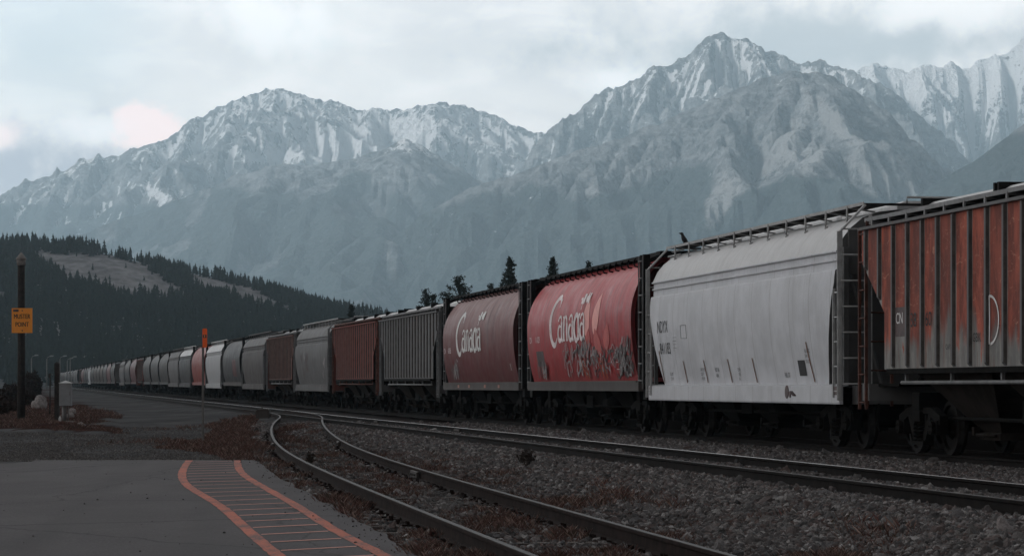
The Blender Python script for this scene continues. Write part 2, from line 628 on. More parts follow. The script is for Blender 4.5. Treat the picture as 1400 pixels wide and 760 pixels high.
ys_ = np.linspace(2.0, 52.3, 190)
aV = []; nA = 26
for y in ys_:
    xr = float(edge_right(y))
    # rounded, crumbling corner at the far left
    xl = -24.0 if y < 48 else (-9.2 - 14 * max(0.0, 1 - (y - 48) / 2.5) ** 2) + 0.25 * float(fbm(np.array([y * 1.5]), np.array([3.0]), 4, 3)[0])
    ends = 0.16 * (float(fbm(np.array([y]), np.array([8.0]), 6)[0]) - 0.5)
    for k in range(nA):
        t = k / (nA - 1)
        x = xl + (xr - xl) * t
        yy = y
        if y == ys_[-1]: yy = y + 0.35 * (float(fbm(np.array([x * 0.8]), np.array([1.0]), 30, 4)[0]) - 0.5)
        aV.append((x, yy, 0.006))
n0 = len(aV)
aF = [(i * nA + k, i * nA + k + 1, (i + 1) * nA + k + 1, (i + 1) * nA + k) for i in range(len(ys_) - 1) for k in range(nA - 1)]
# skirts give the pad its thickness
low = [(x, y, -0.10) for x, y, z in aV]
aV2 = aV + low
for i in range(len(ys_) - 1):
    for k in (0, nA - 1):
        aF.append((i * nA + k, (i + 1) * nA + k, n0 + (i + 1) * nA + k, n0 + i * nA + k))
for k in range(nA - 1):
    i = len(ys_) - 1
    aF.append((i * nA + k, i * nA + k + 1, n0 + i * nA + k + 1, n0 + i * nA + k))
pad = np_mesh('asphalt_road', np.array(aV2), np.array(aF), [m_asph])
tag(pad, kind='structure')

m_paint, nt, b = mat('worn_orange_paint')
P = nt.pos()
wear = nt.noise(P, 38, 5, 0.75)
wb = nt.noise(nt.vmath('MULTIPLY', P, (2.2, 0.5, 1)), 1.6, 4, 0.6)
k = nt.math('ADD', nt.math('MULTIPLY', wear, 0.75), nt.math('MULTIPLY', wb, 0.5))
c = nt.mix(nt.ss(k, 0.50, 0.80), (0.50, 0.125, 0.066), (0.34, 0.105, 0.070))
c = nt.mix(nt.ss(k, 0.60, 0.74), c, (0.085, 0.070, 0.068))
nt.set(b.inputs['Base Color'], c)
b.inputs['Roughness'].default_value = 0.85
m_paint2, nt, b = mat('faded_rung_paint')
P = nt.pos()
wear = nt.noise(P, 40, 5, 0.75)
c = nt.mix(nt.ss(wear, 0.45, 0.74), (0.58, 0.28, 0.225), (0.16, 0.085, 0.082))
nt.set(b.inputs['Base Color'], c)
b.inputs['Roughness'].default_value = 0.9

LN = [gp(*p) for p in [(259, 629.5), (249, 648), (256, 663.6), (300, 691.4), (334, 721), (377, 758)]]
RN = [gp(*p) for p in [(324.5, 629.5), (332, 648), (367, 670), (411.5, 695.7), (463, 728), (521, 758)]]


def line_fn(pts):
    pts = sorted(pts, key=lambda p: p.y)
    yy = [p.y for p in pts]; xx = [p.x for p in pts]
    f = spline(yy, xx)
    y0 = yy[0]
    sl = (float(f(y0 + 2)) - float(f(y0))) / 2
    return lambda y: np.where(np.asarray(y) < y0, float(f(y0)) + (np.asarray(y) - y0) * sl, f(y))


fl, fr = line_fn(LN), line_fn(RN)
Z1 = 0.010
mb = MB()
for f, nm in ((fl, 'l'), (fr, 'r')):
    rows = []
    for y in np.linspace(18, 52.0, 120):
        x = float(f(y)); wv = 0.065 + 0.012 * (random.random() - 0.5)
        sl = (float(f(y + .3)) - float(f(y - .3))) / 0.6
        k = math.sqrt(1 + sl * sl)
        rows.append([(x - wv * k, y, Z1), (x + wv * k, y, Z1)])
    mb.grid(rows, 0, False)
ln = mb.build('walkway_edge_lines', m_paint, fix=False)
tag(ln, kind='structure')
mb = MB(); y = 19.2; q = 0
while y < 51.0:
    x0 = float(fl(y)) + 0.085; x1 = float(fr(y + 0.6)) - 0.085
    tw = 0.07 + random.uniform(-.015, .015)
    mb.add([(x0, y - tw, Z1), (x1, y + 0.6 - tw, Z1), (x1, y + 0.6 + tw, Z1), (x0, y + tw, Z1)], [(0, 1, 2, 3)])
    y += 1.27
rg = mb.build('walkway_rung_lines', m_paint2, fix=False)
tag(rg, kind='structure')

# ---------------------------------------------------------------- railway tracks
m_rail_head, nt, b = mat('polished_rail_head')
nt.set(b.inputs['Base Color'], nt.mix(nt.noise(nt.coord(), 8, 5, 0.6), (0.40, 0.41, 0.42), (0.60, 0.61, 0.62)))
b.inputs['Metallic'].default_value = 0.9
b.inputs['Roughness'].default_value = 0.32
m_rail_dull, nt, b = mat('dull_rail_head')
nt.set(b.inputs['Base Color'], nt.mix(nt.noise(nt.coord(), 8, 5, 0.6), (0.026, 0.026, 0.027), (0.060, 0.060, 0.063)))
b.inputs['Metallic'].default_value = 0.15
b.inputs['Roughness'].default_value = 0.68
m_rail_rust = plain('rusty_rail_side', (0.009, 0.007, 0.0065), 0.8, 0.0, 0.5, 6, 0.05)
m_rail_rust2 = plain('rusty_rail_foot', (0.017, 0.0105, 0.0092), 0.85, 0.0, 0.5, 6, 0.05)
m_tie, nt, b = mat('weathered_sleeper_wood')
P = nt.coord()
gr = nt.noise(nt.vmath('MULTIPLY', P, (1.2, 22, 22)), 1.0, 6, 0.7)
c = nt.mix(nt.ss(gr, .3, .7), (0.022, 0.018, 0.016), (0.135, 0.115, 0.105))
c = nt.mix(nt.math('MULTIPLY', nt.rand(), 0.6), c, (0.035, 0.028, 0.026))
nt.set(b.inputs['Base Color'], c); b.inputs['Roughness'].default_value = 0.95
nt.set(b.inputs['Normal'], nt.bump(gr, 0.6, 0.02))

RAILPROF = [(-0.075, -0.17), (-0.075, -0.155), (-0.014, -0.135), (-0.010, -0.045), (-0.036, -0.032), (-0.036, -0.006),
            (-0.030, 0.0), (0.030, 0.0), (0.036, -0.006), (0.036, -0.032), (0.010, -0.045), (0.014, -0.135), (0.075, -0.155), (0.075, -0.17)]


def rail(name, cx, cz, off, Y0, Y1, headm, sidem, parent, step=None):
    Ys = []; y = Y0
    while y < Y1:
        Ys.append(y); y += max(0.7, y * 0.018)
    Ys.append(Y1)
    rows = []
    for y in Ys:
        sl = (float(cx(y + .5)) - float(cx(y - .5)))
        nrm = Vector((1, -sl, 0)).normalized()
        p = Vector((float(cx(y)), y, float(cz(y)))) + nrm * off
        rows.append([p + nrm * a + Vector((0, 0, h)) for a, h in RAILPROF])
    mb = MB(); n = len(RAILPROF)
    vs = [p for r in rows for p in r]
    for i in range(len(rows) - 1):
        for k in range(n - 1):
            mb.f.append([i * n + k, i * n + k + 1, (i + 1) * n + k + 1, (i + 1) * n + k])
            mb.m.append(0 if k in (6,) else 1); mb.sm.append(False)
    mb.f.append(list(range(n))); mb.m.append(1); mb.sm.append(False)
    mb.v = [tuple(p) for p in vs]
    return mb.build(name, [headm, sidem], parent)


GA = 0.7525
tie_me = None


def sleeper(cx, cz, y, parent, top=-0.165, length=2.55):
    global tie_me
    if tie_me is None:
        m2 = MB(); m2.box((0, 0, -0.09), (2.55, 0.235, 0.18))
        for s_ in (-1, 1):
            m2.box((s_ * 0.7525, 0, 0.008), (0.36, 0.19, 0.02), 1)
            for ex in (-.11, .11):
                for ey in (-.06, .06): m2.box((s_ * 0.7525 + ex, ey, 0.03), (0.035, 0.022, 0.035), 1)
        t = m2.build('sleeper', [m_tie, m_rail_rust2]); tie_me = t.data
        bpy.data.objects.remove(t)
    o = bpy.data.objects.new('sleeper', tie_me)
    sl = (float(cx(y + .5)) - float(cx(y - .5)))
    o.location = (float(cx(y)) + random.uniform(-.05, .05), y, float(cz(y)) + top - random.uniform(0, 0.012))
    o.rotation_euler = (random.uniform(-.008, .008), random.uniform(-.006, .006), -math.atan(sl) + random.uniform(-.02, .02))
    return link(o, parent)


trk = empty('railway_track')
tag(trk, 'curving siding track with worn steel rails beside the asphalt pad', 'railway track')
rail('rail', xs, zs, -GA, 8, 127, m_rail_dull, m_rail_rust2, trk)
rail('rail', xs, zs, GA, 8, 123, m_rail_dull, m_rail_rust2, trk)
y = 17.5
for _ in range(98):
    sleeper(xs, zs, y, trk, -0.168); y += 0.62
trk2 = empty('railway_track')
tag(trk2, 'middle track with shiny rails between the grain train and the curving siding', 'railway track')
rail('rail', xm, zm, -GA, 12, 900, m_rail_dull, m_rail_rust, trk2)
rail('rail', xm, zm, GA, 12, 900, m_rail_head, m_rail_rust, trk2)
y = 22.0
for _ in range(90):
    sleeper(xm, zm, y, trk2, -0.172); y += 0.6
trk3 = empty('railway_track')
tag(trk3, 'dark track under the wheels of the grain train', 'railway track')
rail('rail', xt, zt, -GA, 12, 1500, m_rail_rust, m_rail_rust, trk3)
rail('rail', xt, zt, GA, 12, 1500, m_rail_rust, m_rail_rust, trk3)
y = 30.0
for _ in range(60):
    sleeper(xt, zt, y, trk3, -0.172); y += 0.6
# joint bars (bolted to the middle track and the siding)
mj = plain('joint_bar_steel', (0.05, 0.04, 0.036), 0.6, 0.3)
for cx, cz, off, y, tp in ((xm, zm, GA, 72.5, trk2), (xm, zm, GA, 90.5, trk2), (xs, zs, GA, 62.5, trk), (xs, zs, -GA, 61, trk), (xs, zs, GA, 42, trk)):
    sl = (float(cx(y + .5)) - float(cx(y - .5)))
    nrm = Vector((1, -sl, 0)).normalized(); tv = Vector((sl, 1, 0)).normalized()
    p = Vector((float(cx(y)), y, float(cz(y)))) + nrm * (off - 0.05)
    m2 = MB(); m2.bar(p - tv * 0.45 + Vector((0, 0, -.09)), p + tv * 0.45 + Vector((0, 0, -.09)), 0.05, 0.10)
    for q in (-.3, -.1, .1, .3):
        m2.disc(p + tv * q + Vector((0, 0, -.09)) - nrm * 0.035, nrm, 0.02, 0.03, 8)
    m2.build('joint_bar', mj, tp)
# low switch machine beside the points
sw = MB()
p = Vector((float(xm(104)) - 1.9, 104, 0.1))
sw.box(p + Vector((0, 0, 0.16)), (0.5, 0.75, 0.30)); sw.box(p + Vector((0, 0, 0.33)), (0.42, 0.6, 0.06))
sw.bar(p + Vector((0, 0, 0.08)), p + Vector((1.6, 0, 0.08)), 0.05, 0.03)
sw.tube([p + Vector((0, 0.2, 0.3)), p + Vector((-.1, 0.25, 0.5)), p + Vector((-.3, 0.3, 0.52))], 0.02)
tag(sw.build('switch_machine', mj), 'low dark switch box beside the points of the curving siding', 'switch machine')

# ---------------------------------------------------------------- mountains
def erode(Z, dx, iters, kt, m=0.45, fixed=None, diff=0.0):
    ny, nx = Z.shape; N = ny * nx
    Z = Z.copy()
    lin = np.arange(N).reshape(ny, nx)
    offs = [(-1, -1), (-1, 0), (-1, 1), (0, -1), (0, 1), (1, -1), (1, 0), (1, 1)]
    for it in range(iters):
        best = np.zeros((ny, nx)); rec = lin.copy(); dist = np.ones((ny, nx))
        for oy, ox in offs:
            dd = math.hypot(oy, ox)
            sh = np.full((ny, nx), 1e9); ri = np.zeros((ny, nx), int)
            y0, y1 = max(0, -oy), ny - max(0, oy); x0, x1 = max(0, -ox), nx - max(0, ox)
            sh[y0:y1, x0:x1] = Z[y0 + oy:y1 + oy, x0 + ox:x1 + ox]
            ri[y0:y1, x0:x1] = lin[y0 + oy:y1 + oy, x0 + ox:x1 + ox]
            s = (Z - sh) / dd
            k = s > best
            best = np.where(k, s, best); rec = np.where(k, ri, rec); dist = np.where(k, dd, dist)
        if fixed is not None:
            rec = np.where(fixed, lin, rec)
        z = Z.ravel()
        order = np.argsort(z)
        r = rec.ravel().tolist(); dl = dist.ravel().tolist()
        A = [1.0] * N
        ol = order.tolist()
        for i in reversed(ol):
            if r[i] != i: A[r[i]] += A[i]
        zl = z.tolist()
        Fm = (kt * np.array(A) ** m / np.array(dl)).tolist()
        for i in ol:
            j = r[i]
            if j != i and zl[j] < zl[i]:
                f = Fm[i]
                zl[i] = (zl[i] + f * zl[j]) / (1 + f)
        Zn = np.array(zl).reshape(ny, nx)
        if diff:
            lap = np.zeros_like(Zn)
            lap[1:-1, 1:-1] = Zn[:-2, 1:-1] + Zn[2:, 1:-1] + Zn[1:-1, :-2] + Zn[1:-1, 2:] - 4 * Zn[1:-1, 1:-1]
            Zn = Zn + diff * lap
        if fixed is not None:
            Zn = np.where(fixed, Z, Zn)
        Z = Zn
    return Z, np.array(A).reshape(ny, nx)


def up2(Z):
    ny, nx = Z.shape
    o = np.zeros((2 * ny - 1, 2 * nx - 1))
    o[::2, ::2] = Z
    o[1::2, ::2] = (Z[:-1] + Z[1:]) / 2
    o[:, 1::2] = (o[:, :-2:2] + o[:, 2::2]) / 2
    return o


def sm(Z, n=1):
    for _ in range(n):
        Zp = np.pad(Z, 1, 'edge')
        Z = (Zp[:-2, 1:-1] + Zp[2:, 1:-1] + Zp[1:-1, :-2] + Zp[1:-1, 2:] + 2 * Z) / 6
    return Z


MK = 1.05         # the ranges below are laid out at 1 : 1.05 of their real distance and size


def mountain_mat():
    m, nt, b = mat('mountain_rock_snow_forest')
    P = nt.vmath('MULTIPLY', nt.pos(), (1 / MK, 1 / MK, 1 / MK))
    mk = nt.node('ShaderNodeSeparateColor'); nt.l.new(nt.attr('cover'), mk.inputs[0])
    n1 = nt.noise(P, 0.010, 8, 0.62)
    n2 = nt.noise(nt.vmath('MULTIPLY', P, (1, 1, 1.5)), 0.024, 9, 0.72)
    n3 = nt.noise(P, 0.07, 6, 0.75)
    n4 = nt.noise(P, 0.19, 4, 0.7)
    rock = nt.mix(nt.ss(nt.math('ADD', nt.math('MULTIPLY', n2, 0.6), nt.math('MULTIPLY', n3, 0.4)), 0.36, 0.64), (0.065, 0.073, 0.080), (0.37, 0.38, 0.385))
    rock = nt.mix(nt.ss(n1, 0.52, 0.70, 0, 0.6), rock, (0.37, 0.375, 0.375))
    scree = nt.mix(n3, (0.27, 0.275, 0.275), (0.50, 0.50, 0.495))
    c = nt.mix(nt.ss(nt.math('ADD', mk.outputs[2], nt.math('ADD', nt.math('MULTIPLY', nt.math('SUBTRACT', n2, 0.5), 1.4), nt.math('MULTIPLY', nt.math('SUBTRACT', n3, 0.5), 0.9))), 0.38, 0.72), rock, scree)
    fo = nt.mix(nt.ss(n3, 0.35, 0.65), (0.040, 0.055, 0.056), (0.088, 0.110, 0.112))
    fk = nt.math('ADD', mk.outputs[0], nt.math('ADD', nt.math('MULTIPLY', nt.math('SUBTRACT', n3, 0.5), 0.9), nt.math('MULTIPLY', nt.math('SUBTRACT', n1, 0.5), 0.5)))
    c = nt.mix(nt.ss(fk, 0.35, 0.65), c, fo)
    sk = nt.math('ADD', mk.outputs[1], nt.math('ADD', nt.math('MULTIPLY', nt.math('ADD', nt.math('SUBTRACT', n3, 0.5), nt.math('MULTIPLY', nt.math('SUBTRACT', n4, 0.5), 0.6)), 1.5), nt.math('MULTIPLY', nt.math('SUBTRACT', n2, 0.5), 1.5)))
    c = nt.mix(nt.ss(sk, 0.40, 0.56), c, (0.93, 0.93, 0.94))
    nt.set(b.inputs['Base Color'], c)
    b.inputs['Roughness'].default_value = 0.95
    b.inputs['Specular IOR Level'].default_value = 0.05
    nt.set(b.inputs['Normal'], nt.bump(nt.math('ADD', n2, nt.math('ADD', nt.math('MULTIPLY', n3, 0.6), nt.math('MULTIPLY', n4, 0.25))), 1.0, 34.0))
    return m


m_mtn = mountain_mat()


def mountain(name, Y0, W, Wb, skyline, seed, dx=11.0, kt=0.10, iters=26, pw=1.2, paint=None, dens=0.0, wvar=0.35, rough=0.14, fine=10.0, ystag=0.0):
    pxs = np.array([p[0] for p in skyline], float); vv = np.array([p[1] for p in skyline], float)
    x0 = (pxs[0] - 700) / F * Y0; x1 = (pxs[-1] - 700) / F * Y0
    xg = np.arange(x0, x1 + dx, dx); yg = np.arange(Y0 - W, Y0 + Wb + dx, dx)
    X, Y = np.meshgrid(xg, yg)
    px0 = 700 + F * X / Y0
    S = CAMZ + (HZ - np.interp(px0, pxs, vv)) / F * Y0
    S = np.maximum(S, 0)
    yr = Y0 + ystag * (fbm(X / 420, X * 0 + seed, seed, 3) - 0.5) * 2
    n = fbm(X / 520, Y / 900, seed + 3, 3) - 0.5
    Wl = (W * 0.93) * np.clip(np.maximum(S, 60) / np.max(S), 0.35, 1) * (1 + wvar * n * 2)
    rel = np.where(Y <= yr, (yr - Y) / Wl, (Y - yr) / (Wb * 0.9))
    rel = np.clip(rel, 0, 1)
    Z = S * (1 - rel) ** pw
    ampl = np.minimum(rel * 3.0, 1) * np.minimum((1 - rel) * 3, 1)
    Z = Z + S * rough * ampl * (ridged(X / 300, Y / 520, seed + 7, 4) - 0.55) * 2
    Z = Z + rng.random(Z.shape) * 3.0 + (fbm(X / 60, Y / 60, seed + 5, 3) - .5) * 14
    fixed = np.zeros(Z.shape, bool); fixed[0] = True; fixed[-1] = True
    Z, A = erode(Z, dx, iters, kt, 0.45, fixed, 0.03)
    # bring the worn ridge back to the skyline it had
    for _ in range(2):
        px = 700 + F * X / Y
        ang = (Z - CAMZ) / Y * F
        bins = np.clip(((px - pxs[0]) / 6).astype(int), 0, int((pxs[-1] - pxs[0]) / 6))
        mx = np.full(bins.max() + 1, 1e-3); np.maximum.at(mx, bins.ravel(), ang.ravel())
        bc = pxs[0] + 6 * (np.arange(len(mx)) + 0.5)
        tgt = HZ - np.interp(bc, pxs, vv)
        k = np.clip(tgt / np.maximum(mx, 1.0), 0.3, 3)
        kk = np.convolve(np.pad(k, 3, 'edge'), np.array([1, 2, 3, 4, 3, 2, 1]) / 16, 'valid')
        Z = CAMZ + (Z - CAMZ) * np.interp(px, bc, kk)
    Z = up2(Z); X2 = up2(X); Y2 = up2(Y)
    Z = Z + fine * np.clip(Z / 620, 0, 1.15) ** 1.6 * ((ridged(X2 / 95, Y2 / 95, seed + 21, 4) - 0.6) * 2.0 + (ridged(X2 / 40, Y2 / 46, seed + 23, 3) - 0.6) * 1.3)
    gy, gx = np.gradient(Z, dx / 2)
    slope = np.hypot(gx, gy)
    cur = sm(Z, 8) - Z          # >0 in hollows
    px = 700 + F * X2 / Y2; v = HZ - F * (Z - CAMZ) / Y2
    f, s, t = paint(px, v, slope, cur, X2, Y2, Z, gx, gy)
    ny, nx = Z.shape
    idx = np.arange(ny * nx).reshape(ny, nx)
    q = np.stack([idx[:-1, :-1], idx[:-1, 1:], idx[1:, 1:], idx[1:, :-1]], -1).reshape(-1, 4)
    Zs = np.where(Z < 1.0, Z - 2.5, Z)
    o = np_mesh(name, np.stack([X2 * MK, Y2 * MK, (Zs - CAMZ) * MK + CAMZ], -1).reshape(-1, 3), q, [m_mtn], smooth=False,
                attrs={'cover': np.clip(np.stack([f, s, t], -1).reshape(-1, 3), 0, 1)})
    tag(o, kind='structure')
    return o


def blob(px, v, cx, cy, rx, ry, ang=0.0):
    a = R(ang); x = px - cx; y = v - cy
    xr = x * math.cos(a) + y * math.sin(a); yr = -x * math.sin(a) + y * math.cos(a)
    return np.clip(1.4 - np.hypot(xr / rx, yr / ry), 0, 1)


def paint_left(px, v, slope, cur, X, Y, Z, gx, gy):
    line = 232 + 22 * (fbm(X / 200, Y / 300, 71, 4) - 0.5) * 2
    s = sstep(line - v, -18, 45) * (0.62 - 0.22 * sstep(slope, 0.6, 1.3)) + np.clip(cur, -5, 8) * 0.075 + 0.20
    s = s + 0.25 * sstep(-gx, -0.2, 0.6) * sstep(line - v, -5, 30) - 0.12
    s = s + blob(px, v, 490, 197, 92, 22, -13) * (0.3 + 2.2 * fbm(X / 60, Y / 90, 140, 4)) + blob(px, v, 395, 212, 50, 9, -8) * .4 + blob(px, v, 215, 265, 34, 11, 20) * 0.9 + blob(px, v, 345, 215, 40, 11, -15) * 0.45 + blob(px, v, 60, 262, 60, 10, -30) * .35 + blob(px, v, 690, 195, 70, 12, 12) * .4
    s = s + blob(px, v, 120, 220, 38, 9, -25) * 0.35
    f = sstep(v, 255, 300) * 0.9
    return f, s, 0.25 + 0 * v


def paint_lfront(px, v, slope, cur, X, Y, Z, gx, gy):
    line = 235 + 30 * (fbm(X / 150, Y / 300, 72, 4) - 0.5) * 2
    f = sstep(v, line - 12, line + 40)
    s = sstep(235 - v, -10, 34) * 0.42 + np.clip(cur, -4, 6) * 0.04 + blob(px, v, 560, 190, 55, 16, 15) * 0.4 - 0.10
    t = 0.25 + np.clip(cur, 0, 6) * 0.08
    return f * (1 - 0.5 * sstep(fbm(X / 90, Y / 400, 13, 4), 0.54, 0.66)), s, t


def paint_right(px, v, slope, cur, X, Y, Z, gx, gy):
    s = sstep(185 - v, -10, 75) * 0.46 * (1 - .6 * sstep(slope, 1.5, 2.6)) + np.clip(cur, -5, 8) * 0.085 + .14 * sstep(200 - v, 0, 60)
    s = s + blob(px, v, 1010, 75, 55, 34, 30) * 0.30 + blob(px, v, 1105, 105, 14, 10, 40) * 0.7 - 0.06 + blob(px, v, 950, 120, 60, 30, 50) * 0.10
    f = sstep(v, 225, 300) * 0.8
    return f, s, 0.45 + 0 * v


def paint_front(px, v, slope, cur, X, Y, Z, gx, gy):
    line = 215 + 0.10 * np.abs(px - 1000) + 40 * (fbm(X / 130, Y / 260, 73, 4) - 0.5) * 2
    f = sstep(v, line - 20, line + 55)
    sc = blob(px, v, 1062, 205, 62, 22, -52) + blob(px, v, 1215, 252, 62, 17, 22) + blob(px, v, 1140, 165, 60, 14, 42) \
        + 0.8 * blob(px, v, 985, 275, 55, 20, -60) + 0.7 * blob(px, v, 1110, 215, 30, 30, 0) + 0.5 * blob(px, v, 840, 245, 60, 14, -28)
    sc = np.clip(sc, 0, 1.2)
    f = f - sc * 1.0 + 0.2 * blob(px, v, 1180, 215, 45, 18, 35) + 0.35 * blob(px, v, 900, 300, 60, 40)
    s = sstep(150 - v, -10, 40) * 0.25 + np.clip(cur, -4, 6) * 0.03 - 0.08
    return f, s, 0.2 + sc * 0.7


def paint_far(px, v, slope, cur, X, Y, Z, gx, gy):
    s = 1.3 - 0.36 * sstep(slope, 0.9, 1.9) + np.clip(cur, -6, 8) * 0.07 - 0.5 * sstep(v, 130, 215)
    s = s + blob(px, v, 1345, 103, 45, 16, -10) * 0.5
    return sstep(v, 200, 240) * 0.8, s, 0.15 + 0 * v


def paint_dark(px, v, slope, cur, X, Y, Z, gx, gy):
    return sstep(v, 150, 215) * 1.0, np.zeros_like(v), 0.1 + 0 * v


mountain('mountain_far', 10600, 2400, 700,
         [(1090, 210), (1150, 118), (1172, 97), (1200, 91), (1230, 93), (1255, 91), (1280, 92), (1305, 88), (1320, 95), (1345, 87), (1357, 78), (1375, 72), (1388, 60), (1400, 52), (1440, 34), (1500, 60), (1600, 100)],
         5, dx=14, kt=0.09, iters=24, paint=paint_far, rough=0.2, fine=16, ystag=150)
mountain('mountain_left', 10000, 2900, 800,
         [(-140, 322), (-60, 285), (0, 264), (33, 251), (55, 243), (88, 228), (110, 219), (133, 209), (150, 211), (166, 210), (182, 205), (199, 200), (232, 191), (248, 178), (265, 163), (287, 154), (309, 145), (343, 131), (376, 123), (409, 128), (436, 138), (443, 141), (448, 135), (456, 141), (470, 145), (486, 151), (508, 151), (530, 153), (564, 148), (580, 143), (597, 141), (624, 142), (640, 148), (652, 152), (676, 160), (700, 171), (718, 178), (730, 180), (750, 182), (800, 205), (900, 250), (960, 290)],
         11, dx=13, kt=0.10, iters=26, paint=paint_left, rough=0.20, fine=14, ystag=170)
mountain('mountain_left_front', 8000, 2600, 700,
         [(-120, 420), (60, 345), (100, 325), (166, 301), (249, 272), (287, 257), (331, 236), (387, 226), (430, 223), (470, 219), (500, 212), (525, 203), (552, 192), (575, 197), (608, 219), (646, 240), (700, 268), (780, 305), (860, 345), (940, 390)],
         21, dx=12, kt=0.08, iters=20, paint=paint_lfront, rough=0.13, fine=8, ystag=100)
mountain('mountain_right', 8600, 2300, 800,
         [(640, 330), (700, 250), (735, 200), (752, 176), (762, 168), (775, 160), (800, 142), (825, 128), (845, 118), (865, 108), (882, 98), (900, 92), (915, 90), (930, 85), (945, 73), (955, 63), (965, 55), (985, 49), (996, 52), (1005, 54), (1018, 56), (1030, 59), (1050, 70), (1065, 72), (1085, 83), (1095, 87), (1120, 82), (1140, 85), (1160, 92), (1180, 105), (1200, 118), (1230, 135), (1260, 160), (1290, 185), (1320, 210), (1360, 240), (1420, 290), (1500, 350)],
         33, dx=11, kt=0.12, iters=28, paint=paint_right, rough=0.22, fine=13, pw=1.1, ystag=120)
mountain('mountain_right_front', 6600, 2300, 600,
         [(380, 445), (430, 405), (497, 356), (552, 316), (580, 294), (635, 262), (700, 239), (735, 226), (775, 213), (812, 202), (850, 190), (890, 174), (920, 160), (960, 143), (1000, 128), (1040, 110), (1075, 99), (1095, 96), (1130, 104), (1160, 118), (1200, 142), (1240, 178), (1290, 228), (1330, 262), (1400, 320), (1500, 400)],
         42, dx=10, kt=0.10, iters=26, paint=paint_front, rough=0.16, fine=8, ystag=90, wvar=0.5)
mountain('mountain_dark_slope', 5600, 1500, 400,
         [(1180, 330), (1235, 282), (1262, 262), (1290, 247), (1320, 228), (1350, 210), (1380, 186), (1400, 170), (1450, 140), (1520, 110), (1600, 90)],
         51, dx=11, kt=0.07, iters=18, paint=paint_dark, rough=0.10, fine=6, ystag=60)

# ---------------------------------------------------------------- forested hill at left
HY = 1500.0
hsk = [(-200, 332), (-60, 328), (0, 330), (50, 332), (100, 335), (150, 343), (190, 353), (250, 366), (300, 376), (350, 387), (400, 402), (430, 411), (480, 423), (520, 430), (560, 442), (640, 470), (720, 500), (800, 518)]
hp = np.array([p[0] for p in hsk], float); hv = np.array([p[1] for p in hsk], float)


def hill_z(X, Y):
    px = 700 + F * X / Y
    S = (HZ - np.interp(px, hp, hv)) / F * HY
    rel = np.where(Y < HY, (HY - Y) / 585.0, (Y - HY) / 325.0)
    rel = np.clip(rel, 0, 1)
    prof = np.where(Y < HY, (1 - rel) ** 1.0, (1 - rel ** 1.5))
    z = S * prof
    z = z + 7 * (fbm(X / 80, Y / 105, 61, 4) - 0.5) * np.clip(rel * 4, 0, 1) * np.clip((1 - rel) * 3, 0, 1)
    return z - 0.6


hx = np.arange(-420, 80, 4.6); hy = np.arange(905, 1845, 6.0)
HX, HYY = np.meshgrid(hx, hy)
HZZ = hill_z(HX, HYY)
idx = np.arange(HX.size).reshape(HX.shape)
q = np.stack([idx[:-1, :-1], idx[:-1, 1:], idx[1:, 1:], idx[1:, :-1]], -1).reshape(-1, 4)
m_hill, nt, b = mat('bare_hillside')
P = nt.pos()
a1 = nt.noise(nt.vmath('MULTIPLY', P, (1, 0.25, 0.6)), 0.14, 6, 0.65)
a2 = nt.noise(P, 0.4, 4, 0.6)
c = nt.mix(nt.ss(a1, 0.35, 0.68), (0.145, 0.138, 0.140), (0.28, 0.268, 0.272))
c = nt.mix(nt.ss(a2, 0.55, 0.75, 0, 0.5), c, (0.050, 0.046, 0.044))
nt.set(b.inputs['Base Color'], c); b.inputs['Roughness'].default_value = 1.0
b.inputs['Specular IOR Level'].default_value = 0.0
tag(np_mesh('hill', np.stack([HX, HYY, HZZ], -1).reshape(-1, 3), q, [m_hill], smooth=True), kind='structure')

m_con, nt, b = mat('conifer_needles')
P = nt.pos()
n = nt.noise(P, 0.35, 3, 0.6)
c = nt.mix(n, (0.008, 0.012, 0.009), (0.026, 0.035, 0.025))
c = nt.mix(nt.math('MULTIPLY', nt.ss(nt.noise(P, 0.03, 3, 0.6), 0.5, 0.7), 0.5), c, (0.030, 0.028, 0.023))
nt.set(b.inputs['Base Color'], c); b.inputs['Roughness'].default_value = 1.0
b.inputs['Specular IOR Level'].default_value = 0.05
m_bark = plain('dark_bark', (0.035, 0.028, 0.025), 0.95, 0, 0.4, 8)


def fir_arrays(rg, tiers=5, seg=7):
    """unit-height conifer as jagged skirts: verts, quads"""
    V = []; Fq = []
    for t in range(tiers):
        z0 = 0.10 + 0.84 * t / tiers
        z1 = min(1.0, z0 + 0.36 * (1 - 0.45 * t / tiers) + (0.02 if t < tiers - 1 else 0.1))
        r = 0.185 * (1 - (t / tiers) ** 1.15) + 0.022
        o = len(V); ph = rg.random() * 6.28
        ax, ay = rg.normal(0, 0.012, 2)
        for k in range(seg):
            a = ph + 6.283 * k / seg
            rr = r * (0.62 + 0.75 * rg.random())
            V.append((rr * math.cos(a) + ax, rr * math.sin(a) + ay, z0 - 0.05 * rg.random()))
        for k in range(seg):
            a = ph + 6.283 * (k + .5) / seg
            V.append((0.20 * r * math.cos(a) + ax, 0.20 * r * math.sin(a) + ay, z0 + (z1 - z0) * 0.55))
        V.append((ax, ay, z1)); top = len(V) - 1
        for k in range(seg):
            Fq.append((o + k, o + (k + 1) % seg, o + seg + k, o + seg + k))
            Fq.append((o + (k + 1) % seg, o + seg + (k + 1) % seg, o + seg + k, o + seg + k))
            Fq.append((o + seg + k, o + seg + (k + 1) % seg, top, top))
    Fq = [(a, b, c) for a, b, c, e in Fq]
    return np.array(V), np.array(Fq)


firs = [fir_arrays(np.random.default_rng(200 + i), 4 + i % 3, 6 + i % 2) for i in range(6)]
